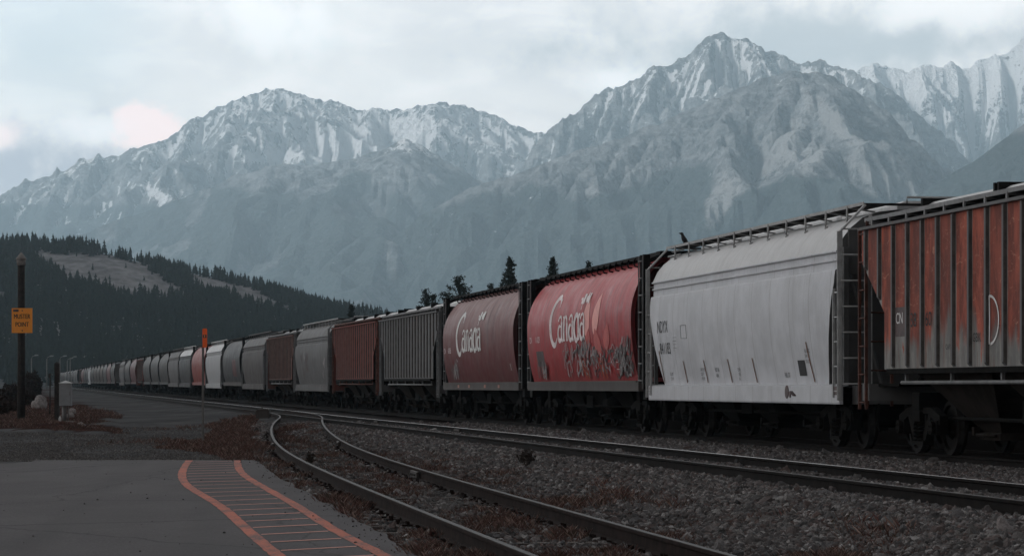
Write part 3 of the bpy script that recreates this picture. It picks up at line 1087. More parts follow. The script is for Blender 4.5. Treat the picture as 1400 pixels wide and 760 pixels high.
# bare clearings of the hillside: (in the hill's own plan, given as places seen)
CLEAR = [[(42, 344), (100, 348), (150, 351), (180, 360), (215, 378), (245, 395), (262, 408), (230, 410), (195, 412), (165, 408), (135, 398), (105, 390), (75, 372), (50, 360)],
         [(258, 376), (300, 384), (345, 398), (400, 424), (418, 434), (395, 433), (350, 424), (318, 414), (275, 402)],
         [(178, 352), (192, 360), (218, 380), (208, 384), (190, 372), (176, 362)],
         [(-10, 400), (10, 404), (8, 416), (-10, 418)],
         [(88, 372), (104, 380), (100, 396), (90, 392)],
         [(112, 406), (124, 410), (120, 420), (110, 416)],
         [(245, 398), (275, 408), (278, 420), (262, 416), (250, 408)]]


def in_clear(px, v, wob):
    r = np.zeros(px.shape, bool)
    for poly in CLEAR: r |= poly_in(px + wob * 10, v + wob * 7, poly)
    return r


N = 17000
tx = rng.uniform(-390, 40, N); ty = 915 + 605 * rng.random(N)
px = 700 + F * tx / ty
ok = (px > -60) & (px < 640)
tx, ty, px = tx[ok], ty[ok], px[ok]
tz = hill_z(tx, ty)
v = HZ - F * (tz - CAMZ) / ty
wob = (fbm(px / 22, v / 14, 90, 4) - 0.5) * 2
clr = in_clear(px, v, wob)
sparse = clr & (rng.random(len(px)) < 0.025)
keep = (~clr | sparse)
th = (4.9 + 3.3 * fbm(tx / 26, ty / 40, 95, 2)) * (0.70 + 0.6 * rng.random(len(px)))
th = np.where(clr, th * 0.5, th)
tx, ty, tz, th, px, v = tx[keep], ty[keep], tz[keep], th[keep], px[keep], v[keep]


def merged_firs(name, tx, ty, tz, th):
    Vs = []; Fs = []; o = 0
    kind = rng.integers(0, len(firs), len(tx))
    for ki, (V, Fq) in enumerate(firs):
        s = np.where(kind == ki)[0]
        if not len(s): continue
        a = rng.random(len(s)) * 6.283; ca, sa = np.cos(a), np.sin(a)
        fat = 0.85 + 0.5 * rng.random(len(s))
        vx = (V[None, :, 0] * ca[:, None] - V[None, :, 1] * sa[:, None]) * (th[s] * fat)[:, None] + tx[s][:, None]
        vy = (V[None, :, 0] * sa[:, None] + V[None, :, 1] * ca[:, None]) * (th[s] * fat)[:, None] + ty[s][:, None]
        vz = V[None, :, 2] * th[s][:, None] + tz[s][:, None]
        Vs.append(np.stack([vx, vy, vz], -1).reshape(-1, 3))
        n = len(V)
        Fs.append((Fq[None] + (np.arange(len(s)) * n)[:, None, None] + o).reshape(-1, 3)); o += n * len(s)
    return np_mesh(name, np.concatenate(Vs), np.concatenate(Fs), [m_con])


fo = merged_firs('forest', tx, ty, tz, th)
tag(fo, kind='stuff')
# low scrubby woods between the hill's foot and the yard
N = 2600
bx = rng.uniform(-280, -20, N); by = rng.uniform(470, 915, N)
bp = 700 + F * bx / by
ok = (bp > -30) & (bp < 640) & (bx < xt(by) - 22 - 0.03 * by) | (bp > -30) & (bp < 560) & (bx > xt(by) + 14)
bx, by = bx[ok], by[ok]
fo2 = merged_firs('forest', bx, by, bx * 0 - 0.3, rng.uniform(3.5, 7, len(bx)) * np.where(bx > xt(by), 0.42, 1.0))
tag(fo2, kind='stuff')

# the trees that stand out along the ridge, each one a tree of its own
fir_me = []
for i, (V, Fq) in enumerate(firs):
    V2 = V.copy()
    t = np_mesh('conifer_tree', np.concatenate([V2, np.array([(0.02, 0, -0.06), (-0.02, 0, -0.06), (0, 0.02, -.06), (0, 0, 0.9)])]),
                np.concatenate([Fq, np.array([(len(V2), len(V2) + 2, len(V2) + 3), (len(V2) + 2, len(V2) + 1, len(V2) + 3), (len(V2) + 1, len(V2), len(V2) + 3)])]), [m_con])
    fir_me.append(t.data); bpy.data.objects.remove(t)
pxr = 2.0
while pxr < 506:
    Y = HY + random.uniform(-25, 8); X = (pxr - 700) / F * Y
    o = bpy.data.objects.new('conifer_tree', random.choice(fir_me))
    z = float(hill_z(np.array([X]), np.array([Y]))[0])
    h = random.uniform(3.2, 5.6)
    if abs(pxr - 171) < 5: h = 6.6
    if abs(pxr - 160) < 3: h = 5.6
    if abs(pxr - 230) < 3: h = 5.8
    o.location = (X, Y, z); o.rotation_euler = (0, 0, random.random() * 6.28)
    o.scale = (h * random.uniform(.9, 1.2), h * random.uniform(.9, 1.2), h)
    tag(o, 'small dark conifer in the row along the ridge of the wooded hill', 'tree', 'conifers along the ridge of the wooded hill')
    link(o)
    pxr += random.uniform(2.6, 5.6)

# ---------------------------------------------------------------- rail car materials
def paint(name, base, dirt=(0.09, 0.075, 0.065), amt=0.5, rust=0.0, low=0.3, rough=0.55, top=None, seam=0.0, fade=None):
    """weathered car paint in the car's own coordinates: vertical streaks, blotches, grime towards the sills"""
    m, nt, b = mat(name)
    P0 = nt.coord('Object')
    P = nt.vmath('ADD', P0, nt.comb(nt.math('MULTIPLY', nt.rand(), 90.0), 0, 0))
    x, y, z = nt.sep(P0)
    st = nt.noise(nt.vmath('MULTIPLY', P, (5.0, 1.0, 0.22)), 1.0, 6, 0.68)
    st2 = nt.noise(nt.vmath('MULTIPLY', P, (1.1, 1.0, 0.35)), 1.0, 5, 0.6)
    bl = nt.noise(P, 1.7, 6, 0.65)
    c = nt.mix(nt.ss(bl, 0.3, 0.7), tuple(k * 0.88 for k in base), tuple(min(1, k * 1.08) for k in base))
    if fade:
        c = nt.mix(nt.math('MULTIPLY', nt.ss(nt.math('ADD', z, nt.math('MULTIPLY', nt.math('SUBTRACT', st2, 0.5), 2.2)), 1.9, 4.0), 1.0), c, fade)
    c = nt.mix(nt.math('MULTIPLY', nt.ss(st, 0.46, 0.76), amt), c, dirt)
    c = nt.mix(nt.math('MULTIPLY', nt.ss(st2, 0.5, 0.72), amt * 0.6), c, dirt)
    c = nt.mix(nt.math('MULTIPLY', nt.ss(nt.math('ADD', z, nt.math('MULTIPLY', st, 1.5)), 3.1, 1.6), low), c, dirt)
    if rust:
        rn = nt.noise(nt.vmath('MULTIPLY', P, (3.2, 1.0, 0.6)), 1.0, 7, 0.7, 0.3)
        c = nt.mix(nt.ss(rn, 0.66 - 0.2 * rust, 0.76 - 0.16 * rust), c, nt.mix(bl, (0.13, 0.035, 0.018), (0.26, 0.075, 0.032)))
    if seam:
        fr_ = nt.math('ABSOLUTE', nt.math('SUBTRACT', nt.math('FRACT', nt.math('DIVIDE', nt.math('ADD', x, 20.0), seam)), 0.5))
        c = nt.mix(nt.ss(fr_, 0.022, 0.004, 0, 0.6), c, dirt)
    nt.set(b.inputs['Base Color'], c)
    nt.set(b.inputs['Roughness'], nt.lin(bl, 0.3, 0.7, rough - 0.08, rough + 0.15))
    b.inputs['Specular IOR Level'].default_value = 0.12
    nt.set(b.inputs['Normal'], nt.bump(nt.math('ADD', nt.noise(P, 0.9, 3, 0.5), nt.math('MULTIPLY', st, 0.12)), 0.35, 0.05))
    return m


def rust_panels():
    """grey paint whose panels have rusted through between the posts"""
    m, nt, b = mat('rust_eaten_grey_paint')
    P = nt.coord('Object'); x, y, z = nt.sep(P)
    n1 = nt.noise(nt.vmath('MULTIPLY', P, (3.5, 1, 1.3)), 1.0, 7, 0.68)
    n2 = nt.noise(nt.vmath('MULTIPLY', P, (9.0, 1, 1.0)), 1.0, 6, 0.7)
    n3 = nt.noise(nt.vmath('MULTIPLY', P, (1.2, 1, 0.15)), 1.0, 3, 0.6)
    n4 = nt.noise(nt.vmath('MULTIPLY', P, (2.0, 1, 4.0)), 1.6, 7, 0.7, 1.5)
    fr_ = nt.math('ABSOLUTE', nt.math('SUBTRACT', nt.math('FRACT', nt.math('DIVIDE', nt.math('ADD', x, 40.4), 0.8)), 0.5))
    mid = nt.ss(nt.math('ADD', fr_, nt.math('MULTIPLY', nt.math('SUBTRACT', n2, 0.5), 0.16)), 0.09, 0.16)
    zz = nt.math('ADD', z, nt.math('ADD', nt.math('MULTIPLY', nt.math('SUBTRACT', n3, 0.5), 2.2), nt.math('MULTIPLY', nt.math('SUBTRACT', n1, 0.5), 0.7)))
    hi = nt.ss(zz, 1.75, 2.15)
    k = nt.math('MULTIPLY', mid, nt.math('MAXIMUM', hi, nt.ss(n1, 0.60, 0.66)))
    grey = nt.mix(nt.ss(n1, 0.35, 0.65), (0.15, 0.148, 0.143), (0.28, 0.27, 0.255))
    grey = nt.mix(nt.ss(n2, 0.50, 0.66, 0, 0.7), grey, (0.165, 0.085, 0.062))
    ru = nt.mix(nt.ss(n1, 0.36, 0.62), (0.17, 0.040, 0.026), (0.44, 0.098, 0.056))
    pn = nt.noise(nt.vmath('MULTIPLY', nt.comb(nt.math('FLOOR', nt.math('DIVIDE', nt.math('ADD', x, 40.0), 0.8)), 0, 0), (3.7, 1, 1)), 1.0, 0, 0.5)
    ru = nt.mix(nt.ss(pn, .4, .62, 0, .55), ru, (0.11, 0.030, 0.023))
    ru = nt.mix(nt.ss(n4, 0.56, 0.72, 0, 0.6), ru, (0.62, 0.30, 0.20))
    ru = nt.mix(nt.ss(n2, 0.62, 0.78, 0, 0.6), ru, (0.60, 0.18, 0.085))
    c = nt.mix(k, grey, ru)
    sk = nt.math('MULTIPLY', nt.ss(n2, 0.64, 0.74), nt.ss(z, 3.2, 1.8))
    c = nt.mix(nt.math('MULTIPLY', sk, 0.8), c, (0.25, 0.065, 0.028))
    nt.set(b.inputs['Base Color'], c); b.inputs['Roughness'].default_value = 0.75
    nt.set(b.inputs['Normal'], nt.bump(nt.math('ADD', n1, k), 0.4, 0.02))
    return m


M = {}
M['white'] = paint('white_car_paint', (0.5860, 0.5930, 0.6217), (0.3359, 0.3287, 0.3359), 0.32, 0, 0.15, 0.5, seam=1.45)
M['roofwhite'] = paint('white_roof_paint', (0.6007, 0.6007, 0.6048), (0.3003, 0.2920, 0.2836), 0.3, 0, 0.0, 0.5)
M['red'] = paint('canada_red_paint', (0.3717, 0.0371, 0.0421), (0.0929, 0.0495, 0.0445), 0.55, 0.0, 0.35, 0.42, seam=1.2, fade=(0.4956, 0.0868, 0.0929))
M['dullred'] = paint('dusty_red_paint', (0.1383, 0.0228, 0.0245), (0.0655, 0.0400, 0.0382), 0.75, 0.05, 0.4, 0.48, seam=1.2, fade=(0.2730, 0.1511, 0.1456))
M['ribgrey'] = paint('grey_ribbed_paint', (0.1458, 0.1458, 0.1490), (0.0583, 0.0518, 0.0486), 0.5, 0.18, 0.3, 0.6)
M['ribred'] = paint('brown_red_ribbed_paint', (0.1944, 0.0518, 0.0414), (0.0778, 0.0466, 0.0389), 0.5, 0.25, 0.3, 0.65)
M['ribbrown'] = paint('faded_brown_ribbed_paint', (0.1500, 0.0643, 0.0515), (0.0686, 0.0471, 0.0411), 0.5, 0.1, 0.2, 0.65, fade=(0.1585, 0.0770, 0.0643))
M['lgrey'] = paint('light_grey_paint', (0.1235, 0.1217, 0.1235), (0.0562, 0.0505, 0.0487), 0.6, 0.08, 0.4, 0.55, seam=1.45)
M['mgrey'] = paint('pinkish_grey_paint', (0.0780, 0.0697, 0.0680), (0.0398, 0.0332, 0.0315), 0.5, 0.0, 0.2, 0.55, seam=1.45)
M['dgrey'] = paint('dark_grey_paint', (0.0454, 0.0477, 0.0497), (0.0235, 0.0209, 0.0202), 0.6, 0.04, 0.35, 0.5, seam=1.2, fade=(0.0806, 0.0840, 0.0874))
M['cgrey'] = paint('dusty_grey_paint', (0.0511, 0.0503, 0.0498), (0.0235, 0.0207, 0.0194), 0.6, 0.0, 0.3, 0.5, seam=1.2, fade=(0.0719, 0.0705, 0.0691))
M['bright'] = paint('clean_white_paint', (0.3743, 0.3800, 0.3909), (0.1651, 0.1651, 0.1651), 0.3, 0, 0.15, 0.5, seam=1.45)
M['orange'] = paint('orange_red_paint', (0.2545, 0.0450, 0.0315), (0.0749, 0.0337, 0.0283), 0.5, 0.0, 0.3, 0.42, seam=1.2)
M['pink'] = paint('faded_pink_red_paint', (0.0979, 0.0288, 0.0302), (0.0288, 0.0173, 0.0158), 0.5, 0.0, 0.4, 0.45, fade=(0.1210, 0.0576, 0.0576))
M['tan'] = paint('tan_brown_paint', (0.0538, 0.0416, 0.0363), (0.0242, 0.0194, 0.0172), 0.5, 0.0, 0.3, 0.5)
M['black'] = plain('black_frame_steel', (0.0102, 0.0099, 0.0099), 0.65, 0.0, 0.35, 4, spec=0.04)
M['dkred'] = plain('dark_red_end_steel', (0.0499, 0.0108, 0.0108), 0.7, 0, 0.4, 3, spec=0.04)
M['frame'] = plain('grimy_underframe_steel', (0.0058, 0.0053, 0.0050), 0.8, 0.0, 0.45, 5, spec=0.04)
M['hop'] = plain('dusty_hopper_steel', (0.0192, 0.0154, 0.0134), 0.8, 0.0, 0.4, 2.5, spec=0.04)
M['side'] = plain('grimy_cast_side_frame', (0.0070, 0.0062, 0.0058), 0.8, 0.0, 0.4, 6, spec=0.04)
M['wheel'] = plain('rusty_wheel_steel', (0.0068, 0.0055, 0.0050), 0.65, 0.2, 0.4, 6, spec=0.04)
M['tread'] = plain('shiny_wheel_rim', (0.10, 0.097, 0.094), 0.4, 0.8, 0.3, 6)
M['galv'] = plain('galvanised_walkway_steel', (0.1778, 0.1778, 0.1816), 0.6, 0.2, 0.25, 3)
M['grate'] = plain('dark_walkway_grating', (0.0384, 0.0365, 0.0352), 0.75, 0.1, 0.35, 5, spec=0.04)
M['endgrey'] = paint('grey_car_end_paint', (0.1091, 0.1091, 0.1106), (0.0598, 0.0549, 0.0521), 0.5, 0.0, 0.2, 0.6)
M['sillgrey'] = paint('grimy_grey_sill_paint', (0.0806, 0.0707, 0.0676), (0.0422, 0.0346, 0.0307), 0.5, 0.05, 0.0, 0.6)
M['rustpanel'] = rust_panels()
M['postside'] = plain('grimed_post_side', (0.055, 0.048, 0.045), 0.8, 0, 0.4, 4)  # post flanks coloured darker to stand in for shade beside the ribs
M['ladwhite'] = plain('white_ladder_paint', (0.3494, 0.3494, 0.3494), 0.6, 0, 0.2, 5)
M['ladrust'] = plain('rusty_ladder_paint', (0.0922, 0.0346, 0.0246), 0.75, 0, 0.5, 6)
M['letw'] = plain('white_lettering', (0.7053, 0.6810, 0.6688), 0.6, 0, 0.18, 2.5)
M['letk'] = plain('black_lettering', (0.0192, 0.0192, 0.0205), 0.6, 0, 0.3, 6)
M['letfade'] = plain('faded_white_lettering', (0.8000, 0.6683, 0.6683), 0.6, 0, 0.3, 3)
M['wheat'] = plain('salmon_wheat_emblem', (0.8000, 0.3591, 0.3275), 0.6, 0, 0.15, 2)
M['wheatdk'] = plain('deep_red_wheat_emblem', (0.5040, 0.1008, 0.0924), 0.6, 0, 0.2, 2)
M['gblack'] = plain('dark_graffiti_paint', (0.0810, 0.0540, 0.0540), 0.6, 0, 0.5, 3)
M['ggrey'] = plain('pale_graffiti_paint', (0.2562, 0.2330, 0.2330), 0.6, 0, 0.5, 3)
M['gorange'] = plain('orange_graffiti_paint', (0.3494, 0.0624, 0.0183), 0.6, 0, 0.2, 4)
M['reflector'] = plain('orange_reflector', (0.3168, 0.0816, 0.0384), 0.4, 0, 0.15, 8)
M['yreflect'] = plain('dull_yellow_mark', (0.1664, 0.0707, 0.0374), 0.6, 0, 0.2, 8)

PITCH = 17.65
CARS = {}


# ---------------------------------------------------------------- shared parts
def bogie(xc, root, lod=0):
    q = MB()
    q.box((xc, 0, 0.62), (0.36, 2.1, 0.24)); q.box((xc, 0, 0.80), (0.4, 0.9, 0.12))
    bo = q.build('bogie', M['frame'], root)
    for s in ((1, -1) if lod == 0 else (1,)):
        y = s * 1.02
        q = MB()
        # cast side frame: bow-shaped top, dropped middle, open windows, pedestal jaws over the axle boxes
        q.prism([(xc - 1.12, 0.50), (xc - 1.12, 0.66), (xc - 0.62, 0.80), (xc + 0.62, 0.80), (xc + 1.12, 0.66), (xc + 1.12, 0.50),
                 (xc + 0.80, 0.58), (xc + 0.5, 0.69), (xc - 0.5, 0.69), (xc - 0.80, 0.58)], 'y', y - 0.07, y + 0.07)
        for t in (-1, 1):
            q.prism([(xc + t * 0.64, 0.66), (xc + t * 0.50, 0.69), (xc + t * 0.14, 0.24), (xc + t * 0.30, 0.20)], 'y', y - 0.065, y + 0.065)
            q.box((xc + t * 0.33, y, 0.52), (0.09, 0.12, 0.30))
            q.box((xc + t * 0.9, y, 0.46), (0.30, 0.20, 0.24))
            q.disc((xc + t * 0.9, y + s * 0.12, 0.457), (0, 1, 0), 0.115, 0.10, 14)
            for a in range(3):
                an = a * 2.094 + .5
                q.disc((xc + t * 0.9 + 0.06 * math.cos(an), y + s * 0.175, 0.457 + 0.06 * math.sin(an)), (0, 1, 0), 0.018, 0.02, 6)
        q.box((xc, y, 0.19), (0.62, 0.20, 0.07))
        q.box((xc, y + s * 0.02, 0.64), (0.42, 0.22, 0.16))
        q.box((xc + 0.15, y + s * 0.03, 0.9), (0.45, 0.05, 0.05)); q.box((xc - .05, y + s * .03, .85), (.05, .05, .12))
        sf = q.build('side_frame', M['side'], bo)
        if lod == 0:
            for t in (-0.13, 0.13):
                q = MB()
                pts = [(xc + t + 0.07 * math.cos(a * 0.9), y + s * 0.05 + 0.07 * math.sin(a * 0.9), 0.23 + 0.33 * a / 34) for a in range(35)]
                q.tube(pts, 0.018, 5)
                q.build('coil_spring', M['side'], bo)
    for t in (-1, 1):
        q = MB()
        xa = xc + t * 0.889
        q.tube([(xa, -1.0, 0.457), (xa, 1.0, 0.457)], 0.075, 10, 0)
        for s in (-1, 1):
            y = s * 0.78
            prof = [(0.07, 0.10), (0.16, 0.09), (0.20, 0.02), (0.37, 0.015), (0.385, 0.06), (0.457, 0.06), (0.462, -0.05), (0.49, -0.07), (0.49, -0.10), (0.38, -0.10), (0.36, -0.03), (0.20, -0.03), (0.16, -0.09), (0.07, -0.09)]
            seg = 28 if lod == 0 else 14
            vs = []; fs = []; n = len(prof)
            for k in range(seg):
                a = 2 * math.pi * k / seg
                for r, h in prof: vs.append((xa + r * math.cos(a), y + s * h, 0.459 + r * math.sin(a) * (0.93 if r > .47 else 1)))
            o = len(q.v); q.v += vs
            for k in range(seg):
                for j in range(n - 1):
                    q.f.append([o + k * n + j, o + k * n + j + 1, o + ((k + 1) % seg) * n + j + 1, o + ((k + 1) % seg) * n + j])
                    q.m.append(1 if j == 5 else 0); q.sm.append(False)
        q.build('wheelset', [M['wheel'], M['tread']], bo)
    return bo


def ladder(root, name, x, y, z0, z1, axis, wd, mats, n=None, bend_in=None, th=0.035):
    """ladder in the side plane (axis 'x') or across the end (axis 'y')"""
    q = MB(); n = n or int((z1 - z0) / 0.42)
    dv = Vector((wd, 0, 0)) if axis == 'x' else Vector((0, wd, 0))
    for k in (0, 1):
        p = Vector((x, y, z0)) + dv * k
        pts = [p, Vector((p.x, p.y, z1))]
        if bend_in is not None: pts.append(Vector((p.x, p.y + bend_in[0], z1 + bend_in[1])))
        for a, b2 in zip(pts[:-1], pts[1:]): q.bar(a, b2, th * 1.5, th)
    for i in range(n):
        z = z0 + 0.12 + (z1 - z0 - 0.2) * i / max(1, n - 1)
        a = Vector((x, y, z)); q.tube([a, a + dv], 0.017, 5)
    return q.build(name, mats, root)


def underframe(root, half, hopz, nhop=3, hopm='hop', wid=2.5, span=9.6):
    q = MB()
    q.box((0, 0, 0.92), (2 * half - 0.3, 0.36, 0.34))
    for s in (-1, 1):
        q.box((s * 6.3, 0, 0.90), (0.4, 2.3, 0.30))
        q.tube([(s * 8.0, 1.28, 0.85), (s * 8.0, 1.30, 0.45), (s * 7.85, 1.30, 0.36)], 0.02, 5)
    q.tube([(-5.2, 0.85, 0.62), (5.2, 0.85, 0.62)], 0.035, 6)
    q.box((1.2, 0.75, 0.75), (0.9, 0.35, 0.35)); q.tube([(-1.6, 0.7, 0.72), (-0.5, 0.7, 0.72)], 0.2, 12)
    q.build('underframe', M['frame'], root)
    step = span / nhop
    for i in range(nhop):
        xc = -span / 2 + step * (i + .5)
        q = MB()
        h = step / 2 * 1.02
        top = [(xc - h, -wid / 2, hopz), (xc + h, -wid / 2, hopz), (xc + h, wid / 2, hopz), (xc - h, wid / 2, hopz)]
        bot = [(xc - 0.42, -0.62, 0.40), (xc + 0.42, -0.62, 0.40), (xc + 0.42, 0.62, 0.40), (xc - 0.42, 0.62, 0.40)]
        q.add(top + bot, [(0, 1, 5, 4), (1, 2, 6, 5), (2, 3, 7, 6), (3, 0, 4, 7), (4, 5, 6, 7)])
        q.box((xc, 0, 0.34), (1.0, 1.35, 0.12))
        q.box((xc + 0.5, 0.74, 0.42), (0.12, 0.10, 0.14))
        q.tube([(xc - .45, 0.74, 0.36), (xc + .45, 0.74, 0.36)], 0.03, 6)
        q.build('discharge_hopper', M[hopm], root)
    for s in (-1, 1):
        q = MB()
        q.box((s * (half + 0.12), 0, 0.86), (0.5, 0.16, 0.16))
        q.prism([(s * (half + 0.30), -0.16), (s * (half + 0.30), 0.20), (s * (half + 0.52), 0.20), (s * (half + 0.55), 0.05), (s * (half + 0.40), -0.02), (s * (half + 0.42), -0.16)], 'z', 0.72, 1.0)
        q.tube([(s * half, 0.38, 0.8), (s * (half + 0.25), 0.40, 0.5), (s * (half + 0.42), 0.36, 0.36), (s * (half + .47), .2, .42)], 0.03, 6)
        q.build('coupler', M['frame'], root)


def text_flat(body, size):
    cu = bpy.data.curves.new('lettering_curve', 'FONT')
    cu.body = body; cu.size = size; cu.resolution_u = 3
    o = bpy.data.objects.new('lettering_curve', cu); COL.objects.link(o)
    dg = bpy.context.evaluated_depsgraph_get()
    me = bpy.data.meshes.new_from_object(o.evaluated_get(dg))
    vs = [tuple(v.co) for v in me.vertices]; fs = [tuple(p.vertices) for p in me.polygons]
    bpy.data.objects.remove(o); bpy.data.curves.remove(cu); bpy.data.meshes.remove(me)
    return vs, fs


def put_flat(vs2, fs, ysf, x0, z0, sx=1.0, sz=1.0, off=0.006, sh=0.0):
    return [(x0 - sx * (p[0] + sh * p[1]), ysf(z0 + sz * p[1]) + off, z0 + sz * p[1]) for p in vs2], fs


def lettering(root, items, ysf, m, name='lettering', off=0.008):
    q = MB()
    for body, size, x0, z0 in items:
        vs, fs = text_flat(body, size)
        vs, fs = put_flat(vs, fs, ysf, x0, z0, off=off)
        q.add(vs, fs)
    return q.build(name, m, root, fix=False)


def ribbon(q, pts, wd, ysf, x0, z0, S, off, mi=0, slant=0.0, sub=6, kx=1.0):
    """stroke on the car side; pts in letter units, wd one width or one per point"""
    n = len(pts); ws = wd if isinstance(wd, (list, tuple)) else [wd] * n
    P = []; Wd = []
    for i in range(n - 1):
        for k in range(sub):
            t = k / sub
            P.append((pts[i][0] * (1 - t) + pts[i + 1][0] * t, pts[i][1] * (1 - t) + pts[i + 1][1] * t)); Wd.append(ws[i] * (1 - t) + ws[i + 1] * t)
    P.append(pts[-1]); Wd.append(ws[-1])
    rows = []
    for i, p in enumerate(P):
        a = P[max(i - 1, 0)]; c = P[min(i + 1, len(P) - 1)]
        tx_, tz_ = c[0] - a[0], c[1] - a[1]; L = math.hypot(tx_, tz_) or 1
        nx2, nz2 = -tz_ / L * Wd[i] / 2, tx_ / L * Wd[i] / 2
        r = []
        for s in (-1, 1):
            u, vv = p[0] + s * nx2, p[1] + s * nz2
            z = z0 + S * vv
            r.append((x0 - S * kx * (u + slant * vv), ysf(z) + off, z))
        rows.append(r)
    q.grid(rows, mi, False)


def arc(cx, cy, rx, ry, a0, a1, n=14):
    return [(cx + rx * math.cos(R(a0 + (a1 - a0) * i / n)), cy + ry * math.sin(R(a0 + (a1 - a0) * i / n))) for i in range(n + 1)]


def wordmark(q, ysf, x0, z0, S, off=0.008, kx=1.28):
    """the serif word Canada with the small flag over its last letter"""
    def wv(n, lo, hi):   # thick in the middle of a bowl, thin at its ends
        return [1.35 * (lo + (hi - lo) * math.sin(math.pi * i / n)) for i in range(n + 1)]
    k = [0]
    def rb(p, wd, sub=2):
        k[0] += 1; ribbon(q, p, wd, ysf, x0, z0, S, off + 0.0006 * k[0], 0, 0.10, sub, kx)
    u = 0.0
    rb(arc(0.58, 0.62, 0.52, 0.72, 48, 315, 22), wv(22, 0.05, 0.20))          # C
    rb([(0.93, 1.28), (0.97, 1.02)], 0.06); rb([(0.95, 1.16), (0.86, 1.24)], 0.05)
    u = 1.08

    def bowl(u, w_=0.40):
        rb(arc(u + w_ * 0.62, 0.36, w_ * 0.62, 0.37, 20, 340, 18), wv(18, 0.05, 0.15))

    def stem(x, a, b2, w_=0.18):
        rb([(x, a), (x, b2)], w_); rb([(x - 0.10, a + .02), (x + 0.12, a + .02)], 0.045)

    def let_a(u):
        rb(arc(u + 0.24, 0.24, 0.22, 0.22, 75, 330, 14), wv(14, 0.05, 0.13))
        rb([(u + 0.28, 0.46), (u + 0.46, 0.40)], 0.05)
        rb(arc(u + 0.26, 0.55, 0.20, 0.19, 165, 10, 10), [0.14] + [0.08] * 9 + [0.15])
        rb([(u + 0.46, 0.58), (u + 0.46, 0.10), (u + 0.52, 0.02), (u + 0.60, 0.05)], [0.18, 0.18, 0.13, 0.05])
    let_a(u); u += 0.66
    stem(u + 0.08, 0, 0.72); rb([(u - 0.04, 0.70), (u + 0.10, 0.73)], 0.05)       # n
    rb(arc(u + 0.28, 0.50, 0.20, 0.22, 165, 0, 10), [0.05] + [0.09] * 9 + [0.18]); stem(u + 0.48, 0, 0.52); u += 0.70
    let_a(u); u += 0.66
    bowl(u + 0.02); stem(u + 0.50, 0, 1.20); rb([(u + 0.36, 1.17), (u + 0.52, 1.20)], 0.05); u += 0.70   # d
    let_a(u)
    # flag
    fx, fz = u - 0.02, 0.86
    rb([(fx, fz), (fx, fz + 0.46)], 0.05); rb([(fx + 0.12, fz + 0.16), (fx + 0.12, fz + 0.45)], 0.16); rb([(fx + 0.66, fz + 0.16), (fx + 0.66, fz + 0.45)], 0.16)
    leaf = [(0, -.17), (.02, -.08), (.13, -.10), (.11, -.05), (.20, .03), (.16, .05), (.17, .11), (.10, .08), (.06, .11), (.08, .02), (.04, .15), (0, .2)]
    leaf = leaf + [(-a, b2) for a, b2 in leaf[::-1][1:-1]]
    vs = [(x0 - S * kx * (fx + 0.39 + a + 0.1 * (fz + .29 + b2)), ysf(z0 + S * (fz + .29 + b2)) + off, z0 + S * (fz + .29 + b2)) for a, b2 in leaf]
    cpt = (x0 - S * kx * (fx + .39 + 0.1 * (fz + .29)), ysf(z0 + S * (fz + .29)) + off, z0 + S * (fz + .29))
    n = len(vs); q.add(vs + [cpt], [(i, (i + 1) % n, n) for i in range(n)])


